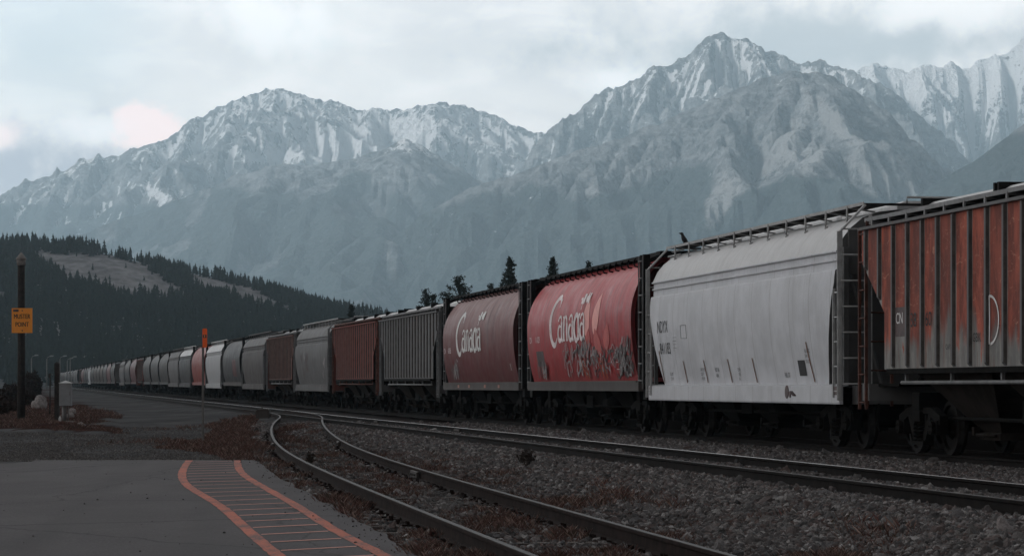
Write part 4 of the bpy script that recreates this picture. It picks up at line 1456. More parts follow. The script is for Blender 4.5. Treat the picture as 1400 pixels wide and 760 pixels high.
# ---------------------------------------------------------------- ribbed hopper car
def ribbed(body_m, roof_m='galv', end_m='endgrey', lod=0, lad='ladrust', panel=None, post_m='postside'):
    root = empty('hopper_car')
    H = 8.3
    ZB, ZT = 1.45, 3.96
    pm = M[panel or body_m]
    q = MB()
    out = [(-H, ZT), (-H, 3.36), (-6.95, 2.43), (-6.95, ZB), (6.95, ZB), (6.95, 2.43), (H, 3.36), (H, ZT)]
    q.prism(out, 'y', 1.47, 1.50, 0); q.prism(out, 'y', -1.50, -1.47, 0)
    # end sheets and slope sheets closing the body
    for s in (-1, 1):
        q.add([(s * (H - .03), -1.47, ZT), (s * (H - .03), 1.47, ZT), (s * (H - .03), 1.47, 3.30), (s * (H - .03), -1.47, 3.30),
               (s * 5.0, 1.47, ZB), (s * 5.0, -1.47, ZB)], [(0, 1, 2, 3), (3, 2, 4, 5)], 1)
    q.add([(-H, -1.47, ZT), (H, -1.47, ZT), (H, -0.5, ZT + 0.16), (-H, -0.5, ZT + .16), (-H, 0.5, ZT + .16), (H, .5, ZT + .16), (H, 1.47, ZT), (-H, 1.47, ZT)],
          [(0, 1, 2, 3), (3, 2, 5, 4), (4, 5, 6, 7)], 2)
    # posts
    D = 0.05
    for s in (-1, 1):
        x = -8.0
        while x < 8.01:
            zb = ZB + 0.02 if abs(x) < 6.9 else 2.43 + (abs(x) - 6.95) / 1.35 * 0.93 + 0.05
            y0 = s * 1.50; y1 = s * (1.50 + D)
            q.add([(x - .07, y0, zb), (x - .04, y1, zb + .05), (x + .04, y1, zb + .05), (x + .07, y0, zb),
                   (x - .07, y0, ZT - .04), (x - .04, y1, ZT - .06), (x + .04, y1, ZT - .06), (x + .07, y0, ZT - .04)],
                  [(0, 1, 5, 4), (1, 2, 6, 5), (2, 3, 7, 6), (0, 3, 2, 1), (4, 5, 6, 7)], 3)
            q.m[-5] = 5; q.m[-3] = 5  # flanks take the darker colour with shade painted in
            x += 0.8
        q.box((0, s * 1.53, ZT - 0.015), (2 * H, 0.10, 0.05), 3)
        q.box((0, s * 1.515, ZB - 0.04), (13.3, 0.09, 0.09), 4)
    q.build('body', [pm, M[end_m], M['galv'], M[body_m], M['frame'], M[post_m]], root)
    # roof walkway, brackets and trough hatches
    q = MB()
    for s in ((1, -1) if lod == 0 else (1,)):
        q.box((0, s * 1.10, 4.115), (16.9, 0.56, 0.03), 1)
        q.box((0, s * 1.395, 4.12), (16.9, 0.025, 0.07), 0)
        for k in range(17):
            x = -8 + k
            q.box((x, s * 1.40, 4.04), (0.07, 0.03, 0.15), 0)
            q.bar((x, s * 1.40, 4.07), (x, s * 0.82, 4.07), 0.05, 0.03, 0)
    for s in (-1, 1):
        q.box((s * 8.3, 0, 4.115), (0.30, 1.7, 0.03), 1)
    q.build('roof_walkway', [M['galv'], M['grate']], root)
    for k in range(4):
        x = -6.0 + 4.0 * k
        q = MB()
        sec = [(-.50, 4.13), (-.50, 4.31), (-.32, 4.42), (0, 4.46), (.32, 4.42), (.50, 4.31), (.50, 4.13)]
        q.prism(sec, 'x', x - 1.86, x + 1.86, 0)
        q.box((x + 1.90, 0, 4.31), (0.10, 1.04, 0.34), 1); q.box((x - 1.90, 0, 4.31), (0.08, 1.04, 0.34), 1)
        q.build('roof_hatch', [M[roof_m], M['black']], root)
    # ends: frame, floor, ladders
    for s in (-1, 1):
        q = MB()
        q.box((s * 8.15, 0, 1.05), (0.40, 2.95, 0.30), 0)
        q.box((s * 7.55, 0, 1.18), (1.6, 2.6, 0.05), 1)
        for yy in (-1.42, 1.42):
            q.box((s * 8.22, yy, 2.1), (0.10, 0.10, 2.0), 0)
            q.bar((s * 8.2, yy, 3.2), (s * 7.0, yy, 2.65), 0.07, 0.07, 0)
        q.bar((s * 8.1, 0.5, 1.2), (s * 6.4, 0.5, 2.3), 0.08, 0.08, 1); q.bar((s * 8.1, -0.5, 1.2), (s * 6.4, -0.5, 2.3), 0.08, 0.08, 1)
        q.build('end_platform', [M[body_m], M['frame']], root)
        ladder(root, 'ladder', s * 8.24 - 0.2, 1.50, 0.75, 3.94, 'x', 0.40, M[lad])
        if lod == 0: ladder(root, 'ladder', s * 8.30, 0.95, 0.80, 4.1, 'y', 0.45, M[lad])
    q = MB()
    q.tube([(-6.2, 1.42, 1.22), (6.2, 1.42, 1.22)], 0.035, 6)
    for k in range(6): q.box((-6 + 2.4 * k, 1.40, 1.30), (0.06, 0.05, 0.22))
    q.build('train_line_pipe', M['galv'], root)
    underframe(root, 8.35, ZB - 0.005, 3, 'hop', 2.7, 11.6)
    bogie(6.3, root, lod); bogie(-6.3, root, lod)
    return root


# ---------------------------------------------------------------- smooth curved-side hopper car
WP = [(0.42, 4.40), (0.75, 4.36), (1.05, 4.25), (1.27, 4.07), (1.41, 3.90), (1.525, 3.66), (1.555, 3.645), (1.555, 3.62), (1.495, 3.605), (1.50, 3.50), (1.545, 3.49), (1.545, 3.46), (1.50, 3.445), (1.51, 3.31), (1.565, 3.295), (1.575, 3.27),
      (1.585, 3.20), (1.60, 3.05), (1.615, 2.80), (1.605, 2.45), (1.57, 2.05), (1.52, 1.70), (1.465, 1.40), (1.43, 1.19)]


def yW(z):
    zs_ = [p[1] for p in WP][::-1]; ys2 = [p[0] for p in WP][::-1]
    return float(np.interp(z, zs_, ys2))


def xW(z): return 7.9 if z > 3.05 else 7.0 + (7.9 - 7.0) * max(0.0, (z - 1.19) / 1.86) ** 0.9


def smooth_car(body_m, roof_m='roofwhite', sill_m=None, end_m='endgrey', lod=0, lad='ladwhite', truss=True):
    root = empty('hopper_car')
    q = MB(); nc = 36 if lod == 0 else 8
    for s in (1, -1):
        rows = []
        for y, z in WP:
            X = xW(z)
            rows.append([(-X + 2 * X * k / nc, s * y, z) for k in range(nc + 1)])
        # roof part and side part keep a crease between them
        q.grid(rows[:6], 1); q.grid(rows[5:17], 0, False); q.grid(rows[16:], 0)
    q.add([(-7.9, -.42, 4.40), (7.9, -.42, 4.40), (7.9, .42, 4.40), (-7.9, .42, 4.40)], [(0, 1, 2, 3)], 1)
    for s in (-1, 1):
        vs = []
        for y, z in WP: vs += [(s * xW(z), y, z), (s * xW(z), -y, z)]
        q.add(vs, [(2 * i, 2 * i + 1, 2 * i + 3, 2 * i + 2) for i in range(len(WP) - 1)], 2)
        # vertical end sheet and ridge stiffener
    q.build('body', [M[body_m], M[roof_m], M[end_m]], root)
    q = MB()
    for s in (1, -1):
        q.prism([(1.50, 0.83), (1.56, 0.83), (1.575, 0.86), (1.575, 1.17), (1.40, 1.20), (1.40, 1.17), (1.50, 1.15)] if s > 0 else
                [(-1.50, 0.83), (-1.56, 0.83), (-1.575, 0.86), (-1.575, 1.17), (-1.40, 1.20), (-1.40, 1.17), (-1.50, 1.15)], 'x', -8.16, 8.16)
    q.build('side_sill', M[sill_m or body_m], root)
    # walkway
    q = MB()
    for s in ((1, -1) if lod == 0 else (1,)):
        q.box((0, s * 0.86, 4.485), (16.4, 0.50, 0.025), 1)
        q.box((0, s * 1.12, 4.49), (16.4, 0.02, 0.06), 0)
        for k in range(11):
            x = -7.2 + 1.44 * k
            q.tube([(x, s * 1.135, 4.50), (x, s * 1.14, 4.25), (x - 0.05, s * 1.16, 4.17), (x - 0.13, s * 1.14, 4.19)], 0.022, 5, 0)
            q.bar((x, s * 1.10, 4.47), (x, s * 0.60, 4.40), 0.04, 0.03, 0)
    for s in (-1, 1): q.box((s * 8.05, 0, 4.485), (0.36, 1.24, 0.025), 1)
    if lod == 0:
        q.tube([(-8.2, 0.3, 4.49), (-8.2, 0.3, 4.61), (-8.2, -1.1, 4.61), (-8.2, -1.1, 4.49)], 0.022, 5, 0)
        q.tube([(8.1, 1.0, 4.40), (6.9, 1.0, 4.40)], 0.022, 5, 0); q.tube([(8.1, 1.1, 4.28), (6.8, 1.1, 4.28)], 0.022, 5, 0)
    q.build('roof_walkway', [M['ladwhite'] if lod == 0 else M[roof_m], M['grate']], root)
    for k in range(4):
        q = MB(); x = -6.0 + 4.0 * k
        q.prism([(-.36, 4.40), (-.36, 4.50), (-.2, 4.57), (.2, 4.57), (.36, 4.50), (.36, 4.40)], 'x', x - 1.8, x + 1.8)
        q.build('roof_hatch', M[roof_m], root)
    for s in (-1, 1):
        q = MB()
        q.box((s * 8.2, 0, 1.0), (0.34, 2.58, 0.34), 0)
        q.box((s * 7.6, 0, 1.16), (1.2, 2.56, 0.05), 1)
        q.box((s * 7.98, 0, 3.62), (0.05, 2.7, 0.80), 0)
        q.box((s * 8.05, 1.42, 2.45), (0.10, 0.09, 2.5), 0); q.box((s * 8.05, -1.42, 2.45), (0.10, 0.09, 2.5), 0)
        q.bar((s * 8.0, 1.3, 3.2), (s * 7.3, 0.5, 1.2), 0.06, 0.06, 0)
        q.build('end_frame', [M[end_m], M['frame']], root)
        ladder(root, 'ladder', s * 8.24 - 0.02 * 0 - (0.40 if s > 0 else 0), 1.58, 0.95, 2.95, 'x', 0.40, M[lad], 5)
        if lod == 0:
            q = MB()
            q.bar((s * 8.22, 1.58, 0.9), (s * 8.22, 1.58, 3.98), 0.10, 0.035)
            q.bar((s * 8.22, 1.58, 3.97), (s * 8.22, 1.10, 4.46), 0.10, 0.035)
            for k in range(7):
                z = 1.2 + 0.47 * k
                q.tube([(s * 8.24, 1.56, z), (s * 8.24, 1.0, z)], 0.017, 5)
            q.bar((s * 8.22, 1.0, 0.9), (s * 8.22, 1.0, 4.3), 0.06, 0.03)
            q.build('ladder', M[lad], root)
    underframe(root, 8.35, 1.20, 3, 'frame', 2.5, 10.2)
    bogie(6.3, root, lod); bogie(-6.3, root, lod)
    return root


# ---------------------------------------------------------------- round-bellied hopper car
def yC(z):
    if z > 2.9: return 1.60 * math.sqrt(max(0.0, 1 - ((z - 2.9) / 1.70) ** 2))
    return 1.60 * math.sqrt(max(0.0, 1 - ((2.9 - z) / 3.2) ** 2))


def round_car(body_m, sill_m='sillgrey', end_m='dkred', lod=0, hooks=True):
    root = empty('hopper_car')
    q = MB(); XB = 7.52; nc = 30 if lod == 0 else 6; nz = 26 if lod == 0 else 12
    zsl = [1.28 + (4.36 - 1.28) * (i / nz) ** 0.9 for i in range(nz + 1)]
    for s in (1, -1):
        q.grid([[(-XB + 2 * XB * k / nc, s * yC(z), z) for k in range(nc + 1)] for z in zsl], 0)
    yt = yC(zsl[-1])
    q.add([(-XB, -yt, zsl[-1]), (XB, -yt, zsl[-1]), (XB, yt, zsl[-1]), (-XB, yt, zsl[-1])], [(0, 1, 2, 3)], 0)
    for s in (-1, 1):
        # rim and recessed bulkhead
        rim = [(yC(z), z) for z in zsl]
        vs = []
        for y, z in rim: vs += [(s * XB, y, z), (s * XB, -y, z)]
        n = len(rim)
        inn = [(s * (XB - 0.25), 0.90 * (p[1]), 2.82 + (p[2] - 2.82) * 0.93) for p in vs]
        q.add(vs + inn, [(2 * i, 2 * i + 2, 2 * n + 2 * i + 2, 2 * n + 2 * i) for i in range(n - 1)] +
              [(2 * i + 1, 2 * i + 3, 2 * n + 2 * i + 3, 2 * n + 2 * i + 1) for i in range(n - 1)] +
              [(0, 1, 2 * n + 1, 2 * n), (2 * n - 2, 2 * n - 1, 4 * n - 1, 4 * n - 2)], 0)
        q.add(inn, [(2 * i, 2 * i + 1, 2 * i + 3, 2 * i + 2) for i in range(n - 1)], 1)
    q.build('body', [M[body_m], M[end_m]], root)
    q = MB()
    for s in (1, -1):
        q.box((0, s * 1.41, 1.17), (2 * 8.0, 0.20, 0.25), 0)
        q.box((0, s * 1.50, 1.28), (2 * 7.8, 0.05, 0.05), 0)
    q.build('side_sill', M[sill_m], root)
    q = MB()
    for s in ((1, -1) if lod == 0 else (1,)):
        q.box((0, s * 0.74, 4.44), (16.9, 0.62, 0.04), 0)
        q.box((0, s * 1.05, 4.42), (16.9, 0.03, 0.09), 0)
        if lod == 0:
            for k in range(19):
                x = -7.2 + 0.8 * k
                q.tube([(x, s * 1.06, 4.42), (x, s * 1.12, 4.33), (x - 0.08, s * 1.10, 4.22), (x - 0.2, s * 1.02, 4.2)], 0.022, 5, 0)
    for s in (-1, 1): q.box((s * 8.2, 0, 4.43), (0.5, 2.1, 0.10), 0)
    q.build('roof_walkway', M['black'], root)
    for k in range(4):
        q = MB(); x = -5.6 + 3.73 * k
        q.prism([(-.36, 4.36), (-.36, 4.47), (-.2, 4.55), (.2, 4.55), (.36, 4.47), (.36, 4.36)], 'x', x - 1.7, x + 1.7)
        q.build('roof_hatch', M['black'], root)
    for s in (-1, 1):
        q = MB()
        q.box((s * 8.15, 0, 1.0), (0.40, 2.75, 0.32)); q.box((s * 7.8, 0, 1.17), (0.9, 2.6, 0.05))
        for yy in (-1.36, 1.36):
            q.box((s * 8.24, yy, 2.75), (0.13, 0.16, 3.3)); q.box((s * 7.84, yy, 2.75), (0.10, 0.14, 3.3))
            q.bar((s * 8.2, yy, 4.2), (s * 8.2, yy * 0.7, 4.4), 0.10, 0.10)
        q.box((s * 8.0, 0, 2.0), (0.06, 2.4, 0.10)); q.box((s * 8.0, 0, 3.2), (0.06, 2.4, 0.10))
        q.box((s * 7.9, 0.2, 2.55), (0.10, 0.5, 0.5))
        q.build('end_frame', M['black'], root)
        if lod == 0:
            q = MB()
            for k in range(8):
                z = 1.3 + 0.42 * k
                q.tube([(s * 8.26, 1.46, z), (s * 7.82, 1.46, z)], 0.02, 5)
            q.bar((s * 8.27, 1.46, 1.1), (s * 8.27, 1.46, 4.36), .03, .02); q.bar((s * 7.81, 1.46, 1.1), (s * 7.81, 1.46, 4.36), .03, .02)
            q.build('ladder', M['galv'], root)
    underframe(root, 8.35, 1.27, 3, 'frame', 2.3, 10.2)
    bogie(6.3, root, lod); bogie(-6.3, root, lod)
    return root


# ---------------------------------------------------------------- the train
# distance along the track, car by car, from the coupling between the rusty and the white car
YC0 = 49.60
def arc_to(y0, dist):
    y = y0; rem = abs(dist); s = 1 if dist > 0 else -1
    while rem > 1e-6:
        h = min(1.0, rem)
        sl = float(xt(y + .5)) - float(xt(y - .5))
        y += s * h / math.sqrt(1 + sl * sl); rem -= h
    return y


def place(root, i):
    """i-th car: 0 the rusty one at right, 1 the white one ..."""
    y = arc_to(YC0, PITCH * (i - 0.5))
    y0, y1 = arc_to(y, -6.3), arc_to(y, 6.3)
    a = Vector((float(xt(y0)), y0, float(zt(y0)))); b2 = Vector((float(xt(y1)), y1, float(zt(y1))))
    dvec = (b2 - a).normalized()
    X = dvec; Yv = Vector((0, 0, 1)).cross(X).normalized(); Zv = X.cross(Yv)
    mt = Matrix((X, Yv, Zv)).transposed().to_4x4(); mt.translation = (a + b2) / 2
    root.matrix_world = mt
    return mt


def ident(root, label, group=None):
    tag(root, label, 'rail car', group)


GT = 'grain hopper cars of the long train'
# 0 rusty ribbed car
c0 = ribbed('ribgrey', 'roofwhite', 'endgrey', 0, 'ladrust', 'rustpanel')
yR = lambda z: 1.505
q = MB()
P_ = [(0.0, 0.0), (0.02, 0.5), (0, 1.0)] + arc(0.02, 0.5, 0.55, 0.5, 88, -84, 16)
ribbon(q, P_, 0.055, lambda z: 1.512, 1.50, 1.80, 0.74, 0.0, 0, 0, 4)
q.build('graffiti', M['letw'], c0, fix=False)
lettering(c0, [('CN', 0.27, 6.26, 2.22)], yR, M['letw'])
q = MB(); q.add([(6.32, 1.5025, 2.0), (5.70, 1.5025, 2.0), (5.70, 1.5025, 2.50), (6.32, 1.5025, 2.50)], [(0, 1, 2, 3)]); q.build('lettering_patch', M['gblack'], c0, fix=False)
lettering(c0, [('38', 0.34, 5.46, 2.15), ('60', 0.34, 4.66, 2.15), ('GBK', 0.2, 2.28, 1.85), ('LT WT', 0.12, -1.5, 1.9), ('CAPY', 0.12, 3.6, 1.75)], yR, M['letk'])
ident(c0, 'nearest ribbed hopper car with rust-red panels and peeling grey posts, cut by the right edge', GT)
place(c0, 0)

# 1 white car
c1 = smooth_car('white', 'roofwhite', 'white', 'endgrey', 0, 'ladwhite')
lettering(c1, [('NDYX', 0.40, 7.05, 2.42), ('841183', 0.38, 6.9, 1.92)], yW, M['letk'])
q = MB()
for body, size, x0, z0 in [('LD LMT', .1, 6.2, 1.42), ('LT WT', .1, 6.2, 1.30), ('CAPY 5150', .1, 3.1, 1.50), ('CU FT', .1, 3.1, 1.40), ('145 M3', .1, 3.1, 1.30),
                           ('BLT 06', .12, 1.7, 1.48), ('NEW', .1, 1.7, 1.36), ('EXW', .1, -.3, 1.48), ('10 8', .1, -.3, 1.38), ('IH', .1, -.3, 1.28),
                           ('RBL 20', .13, -4.0, 1.34), ('PLATE C', .1, -5.7, 1.80), ('EW 10', .1, -5.7, 1.70), ('TRUCK', .1, -5.7, 1.60)]:
    vs, fs = text_flat(body, size); vs, fs = put_flat(vs, fs, yW, x0, z0, off=0.010); q.add(vs, fs)
for a, b2, c2, e in [(-5.10, -5.62, 1.36, 1.66)]:
    q.add([(a, yW(c2) + .007, c2), (b2, yW(c2) + .007, c2), (b2, yW(e) + .007, e), (a, yW(e) + .007, e)], [(0, 1, 2, 3)])
for x0, z0, w_, h_ in [(4.6, 2.25, .55, .30)]:
    for a, b2 in (((x0, z0), (x0 - w_, z0)), ((x0 - w_, z0), (x0 - w_, z0 + h_)), ((x0 - w_, z0 + h_), (x0, z0 + h_)), ((x0, z0 + h_), (x0, z0))):
        ribbon(q, [a, b2], .012, yW, 0, 0, -1 if False else 1, .01, 0, 0, 2) if False else q.bar((a[0], yW(a[1]) + .008, a[1]), (b2[0], yW(b2[1]) + .008, b2[1]), .012, .004)
for zz in (2.05, 2.13, 2.21, 2.29): q.bar((5.45, yW(zz) + .008, zz), (5.15, yW(zz) + .008, zz), .014, .004)
q.build('lettering', M['letk'], c1, fix=False)
q = MB()
for x in (6.92, 4.55, 2.55, 0.35, -1.75, -6.1):
    top = 1.74 if abs(x) < 5 else 2.0
    sl = 0.10 if x > -5 else 0.22
    rows = []
    for k in range(7):
        z = 1.24 + (top - 1.24) * k / 6; xx = x + (k / 6) * sl
        if abs(xx) > xW(z) - 0.05: xx = math.copysign(xW(z) - 0.05, xx)
        rows.append([(xx + .03, yW(z) + .012, z), (xx - .03, yW(z) + .012, z)])
    q.grid(rows, 0, False)
q.build('marking_stripe', M['yreflect'], c1, fix=False)
q = MB()
q.disc((-4.55, 1.582, 1.05), (0, 1, 0), 0.13, 0.012, 16); q.disc((-4.8, 1.582, 1.0), (0, 1, 0), 0.06, 0.03, 10)
q.bar((-4.95, 1.60, 1.06), (-5.2, 1.60, 0.98), 0.08, 0.02); q.box((7.95, 1.58, 1.05), (0.12, 0.02, 0.2))
q.box((-7.95, 1.58, 1.08), (0.3, 0.02, 0.16))
q.build('sill_fittings', M['gblack'], c1)
ident(c1, 'clean white curved-side hopper car numbered NDYX beside the rusty ribbed car', GT)
mt1 = place(c1, 1)

# 2 bright red Canada car with graffiti
c2 = round_car('red', 'sillgrey')
q = MB(); wordmark(q, yC, 3.75, 2.43, 0.95); q.build('lettering', M['letfade'], c2, fix=False)
lettering(c2, [('CN', 0.26, 7.15, 2.45), ('111029', 0.26, 6.2, 2.45)], yC, M['letfade'])
q = MB()
def leafshape(x, z, w_, h_, lean, mi, k):
    rows = []
    for i in range(13):
        t = i / 12; hw = w_ * math.sin(math.pi * t ** 0.8) ** 0.8 / 2 if 0 < t < 1 else 0.01
        zz = z + h_ * t; xc = x - lean * t
        rows.append([(xc + hw, yC(zz) + .007 + k * .001, zz), (xc - hw, yC(zz) + .007 + k * .001, zz)])
    q.grid(rows, mi, False)
leafshape(-1.75, 2.45, 0.85, 1.15, 0.05, 0, 1); leafshape(-2.85, 2.50, 0.85, 1.12, 0.45, 0, 2)
leafshape(-1.55, 1.95, 0.85, 0.75, 0.5, 1, 3); leafshape(-3.4, 1.95, 0.85, 0.75, -0.45, 1, 4); leafshape(-4.3, 2.1, 0.8, 0.7, 0.3, 1, 5)
q.build('wheat_emblem', [M['wheat'], M['wheatdk']], c2, fix=False)
q = MB(); rr = random.Random(5); kk = 0
def scrib(x, z, w_, h_, n, wd, mi):
    global kk
    kk += 1
    pts = []
    ph = rr.random() * 6
    for i in range(n):
        t = i / (n - 1)
        pts.append((-(x - w_ * t) + 0.16 * math.sin(ph + 9 * t) , z + h_ * (0.5 + 0.5 * math.sin(ph + (7 + 5 * rr.random()) * t)) + rr.uniform(-.05, .05)))
    zc_ = [p[1] for p in pts]
    ribbon(q, [(p[0], max(1.33, min(2.62, p[1]))) for p in pts], wd, yC, 0, 0, 1.0, 0.009 + 0.0007 * kk, mi, 0, 3)
for i in range(13): scrib(rr.uniform(-6.6, 0.4), rr.uniform(1.36, 2.0), rr.uniform(.7, 2.0), rr.uniform(.12, .42), 12, rr.uniform(.04, .09), 0)
for i in range(10): scrib(rr.uniform(-6.8, -5.0), rr.uniform(1.4, 2.0), rr.uniform(.4, .9), rr.uniform(.2, .5), 9, rr.uniform(.05, .12), 0)
for i in range(40): scrib(rr.uniform(-6.4, 2.0), rr.uniform(1.38, 2.1), rr.uniform(.4, 1.3), rr.uniform(.15, .5), 14, rr.uniform(.02, .06), 1)
for x in (-1.2, -1.6, -3.6, -4.0):
    kk += 1; ribbon(q, [(-x, 1.36), (-x - .35, 1.95)], [.12, .05], yC, 0, 0, 1.0, .012 + .0007 * kk, 2, 0, 6)
for i in range(5): scrib(rr.uniform(4.6, 6.4), 1.40, .5, rr.uniform(.2, .6), 7, .07, 0 if i < 3 else 1)
q.build('graffiti', [M['gblack'], M['ggrey'], M['gorange']], c2, fix=False)
q = MB(); q.add([(6.2, yC(1.75) + .006, 1.75), (5.0, yC(1.75) + .006, 1.75), (5.0, yC(2.2) + .006, 2.2), (6.2, yC(2.2) + .006, 2.2)], [(0, 1, 2, 3)]); q.build('lettering_patch', M['gblack'], c2, fix=False)
q = MB()
for x in (-7.35, -6.9):
    for dz in (0, .09): q.bar((x + 1.6, yC(1.6 + dz) + .02, 1.6 + dz * 2), (x + 1.3, yC(1.6 + dz) + .02, 1.6 + dz * 2), .02, .01)
q.build('lettering', M['letw'], c2)
ident(c2, 'bright red round hopper car lettered Canada with dark graffiti along its belly', GT)
place(c2, 2)

# 3 dusty red Canada car
c3 = round_car('dullred', 'sillgrey')
q = MB(); wordmark(q, yC, 4.3, 2.38, 0.98); q.build('lettering', M['letw'], c3, fix=False)
lettering(c3, [('CN', 0.28, 7.3, 2.35), ('60785', 0.28, 6.3, 2.35)], yC, M['letfade'])
q = MB()
for x in (4.3, 1.9, -1.5, -4.3): q.box((x, 1.513, 1.17), (0.34, 0.012, 0.10))
q.build('reflector', M['reflector'], c3)
q = MB(); vs, fs = text_flat('X', .34); vs, fs = put_flat(vs, fs, yC, -6.45, 1.66, off=.008); q.add(vs, fs); q.build('lettering', M['letw'], c3, fix=False)
q = MB(); kk = 0
for i in range(6): scrib(rr.uniform(5.0, 6.4), 1.42, .8, rr.uniform(.3, .8), 8, rr.uniform(.04, .10), 0 if i < 3 else 1)
q.build('graffiti', [M['gblack'], M['ggrey'], M['gorange']], c3, fix=False)
ident(c3, 'dusty dull red round hopper car lettered Canada behind the bright red one', GT)
place(c3, 3)

# 4.. the ribbed and smooth cars behind
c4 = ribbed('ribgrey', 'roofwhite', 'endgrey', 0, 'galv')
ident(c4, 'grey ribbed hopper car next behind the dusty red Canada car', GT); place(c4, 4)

mtx_children = {}
for c in COL.objects:
    if c.parent: mtx_children.setdefault(c.parent.name, []).append(c)


def swap(root, mp):
    st = [root]
    ch = {}
    for c in COL.objects:
        if c.parent: ch.setdefault(c.parent.name, []).append(c)
    while st:
        o = st.pop(); st += ch.get(o.name, [])
        if o.type != 'MESH': continue
        for sl in o.material_slots:
            if sl.material and sl.material.name in mp:
                k = mp[sl.material.name]; sl.link = 'OBJECT'; sl.material = k
    return root


def variant(src, old, new, extra=None):
    o = copy_tree(src)
    mp = {M[old].name: M[new]}
    for a, b2 in (extra or {}).items(): mp[M[a].name] = M[b2]
    return swap(o, mp)


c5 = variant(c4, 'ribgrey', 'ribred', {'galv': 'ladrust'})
ident(c5, 'dark red-brown ribbed hopper car between two grey hopper cars', GT); place(c5, 5)
c6 = smooth_car('lgrey', 'lgrey', 'lgrey', 'endgrey', 0, 'galv')
q = MB(); kk = 0
def yWx(z): return yW(z)
for i in range(9):
    kk += 1; x = rr.uniform(-6, 5); z = rr.uniform(1.5, 2.6)
    ribbon(q, [(-x, z), (-x + .25, z + rr.uniform(.1, .5)), (-x + .4, z - .1), (-x + .8, z + rr.uniform(.1, .4))], rr.uniform(.05, .2), yW, 0, 0, 1, .010 + .0007 * kk, rr.choice([0, 0, 1]), 0, 4)
q.build('graffiti', [M['gblack'], M['ggrey'], M['gorange']], c6, fix=False)
ident(c6, 'light grey curved-side hopper car with rusty lower corner and small graffiti', GT); place(c6, 6)
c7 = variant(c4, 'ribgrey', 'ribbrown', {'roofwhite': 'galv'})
ident(c7, 'faded brown ribbed hopper car between two smooth grey hopper cars', GT); place(c7, 7)
f_s = smooth_car('mgrey', 'lgrey', 'mgrey', 'endgrey', 1, 'galv')
ident(f_s, 'pinkish grey curved-side hopper car just behind the faded brown ribbed one', GT); place(f_s, 8)
f_c = round_car('dgrey', 'sillgrey', 'black', 1)
q = MB(); q.grid([[(x_, yC(z_) + .006, z_) for x_ in (-1.2, -4.2)] for z_ in np.linspace(1.7, 2.9, 7)], 0); q.build('paint_patch', M['pink'], f_c, fix=False)
ident(f_c, 'dark grey round hopper car with a pinkish patch on its side', GT); place(f_c, 9)
c10 = variant(f_s, 'mgrey', 'bright', {'lgrey': 'roofwhite'})
ident(c10, 'bright white curved-side hopper car behind the orange marker post', GT); place(c10, 10)
plain_c = round_car('orange', 'orange', 'black', 1)
ident(plain_c, 'orange-red round hopper car left of the orange marker post', GT); place(plain_c, 11)
c12 = variant(f_s, 'mgrey', 'dgrey', {'lgrey': 'roofwhite'})
ident(c12, 'dark grey curved-side hopper car with pale roof left of the orange-red one', GT); place(c12, 12)
c13 = variant(f_s, 'mgrey', 'lgrey')
ident(c13, 'pale grey curved-side hopper car at the head of three dusty round ones', GT); place(c13, 13)
f_r = ribbed('ribred', 'galv', 'endgrey', 1, 'ladrust')
ident(f_r, 'dark red ribbed hopper car next to three dusty grey round ones', GT); place(f_r, 17)

seq = {14: ('c', 'cgrey'), 15: ('c', 'cgrey'), 16: ('c', 'cgrey'),
       18: ('c', 'pink', 'faded pink-red round hopper car next to the dark red ribbed one'), 19: ('c', 'cgrey'),
       20: ('s', 'lgrey', 'pale curved-side hopper car just beyond a grey round one and the pink-red one'),
       21: ('r', 'black', 'blackish ribbed hopper car before a run of round hopper cars'),
       22: ('c', 'cgrey'), 23: ('c', 'pink', 'small pinkish round hopper car in the far run of grey round ones'),
       24: ('c', 'cgrey'), 25: ('c', 'tan'), 26: ('c', 'tan'), 27: ('c', 'tan'), 28: ('c', 'cgrey'),
       29: ('s', 'bright', 'small white hopper car standing out in the far part of the train'), 30: ('c', 'cgrey'), 31: ('c', 'cgrey'), 32: ('c', 'pink', 'tiny pinkish round hopper car beyond the small far white one'),
       33: ('r', 'ribred', 'tiny dark ribbed hopper car in the far part of the train')}
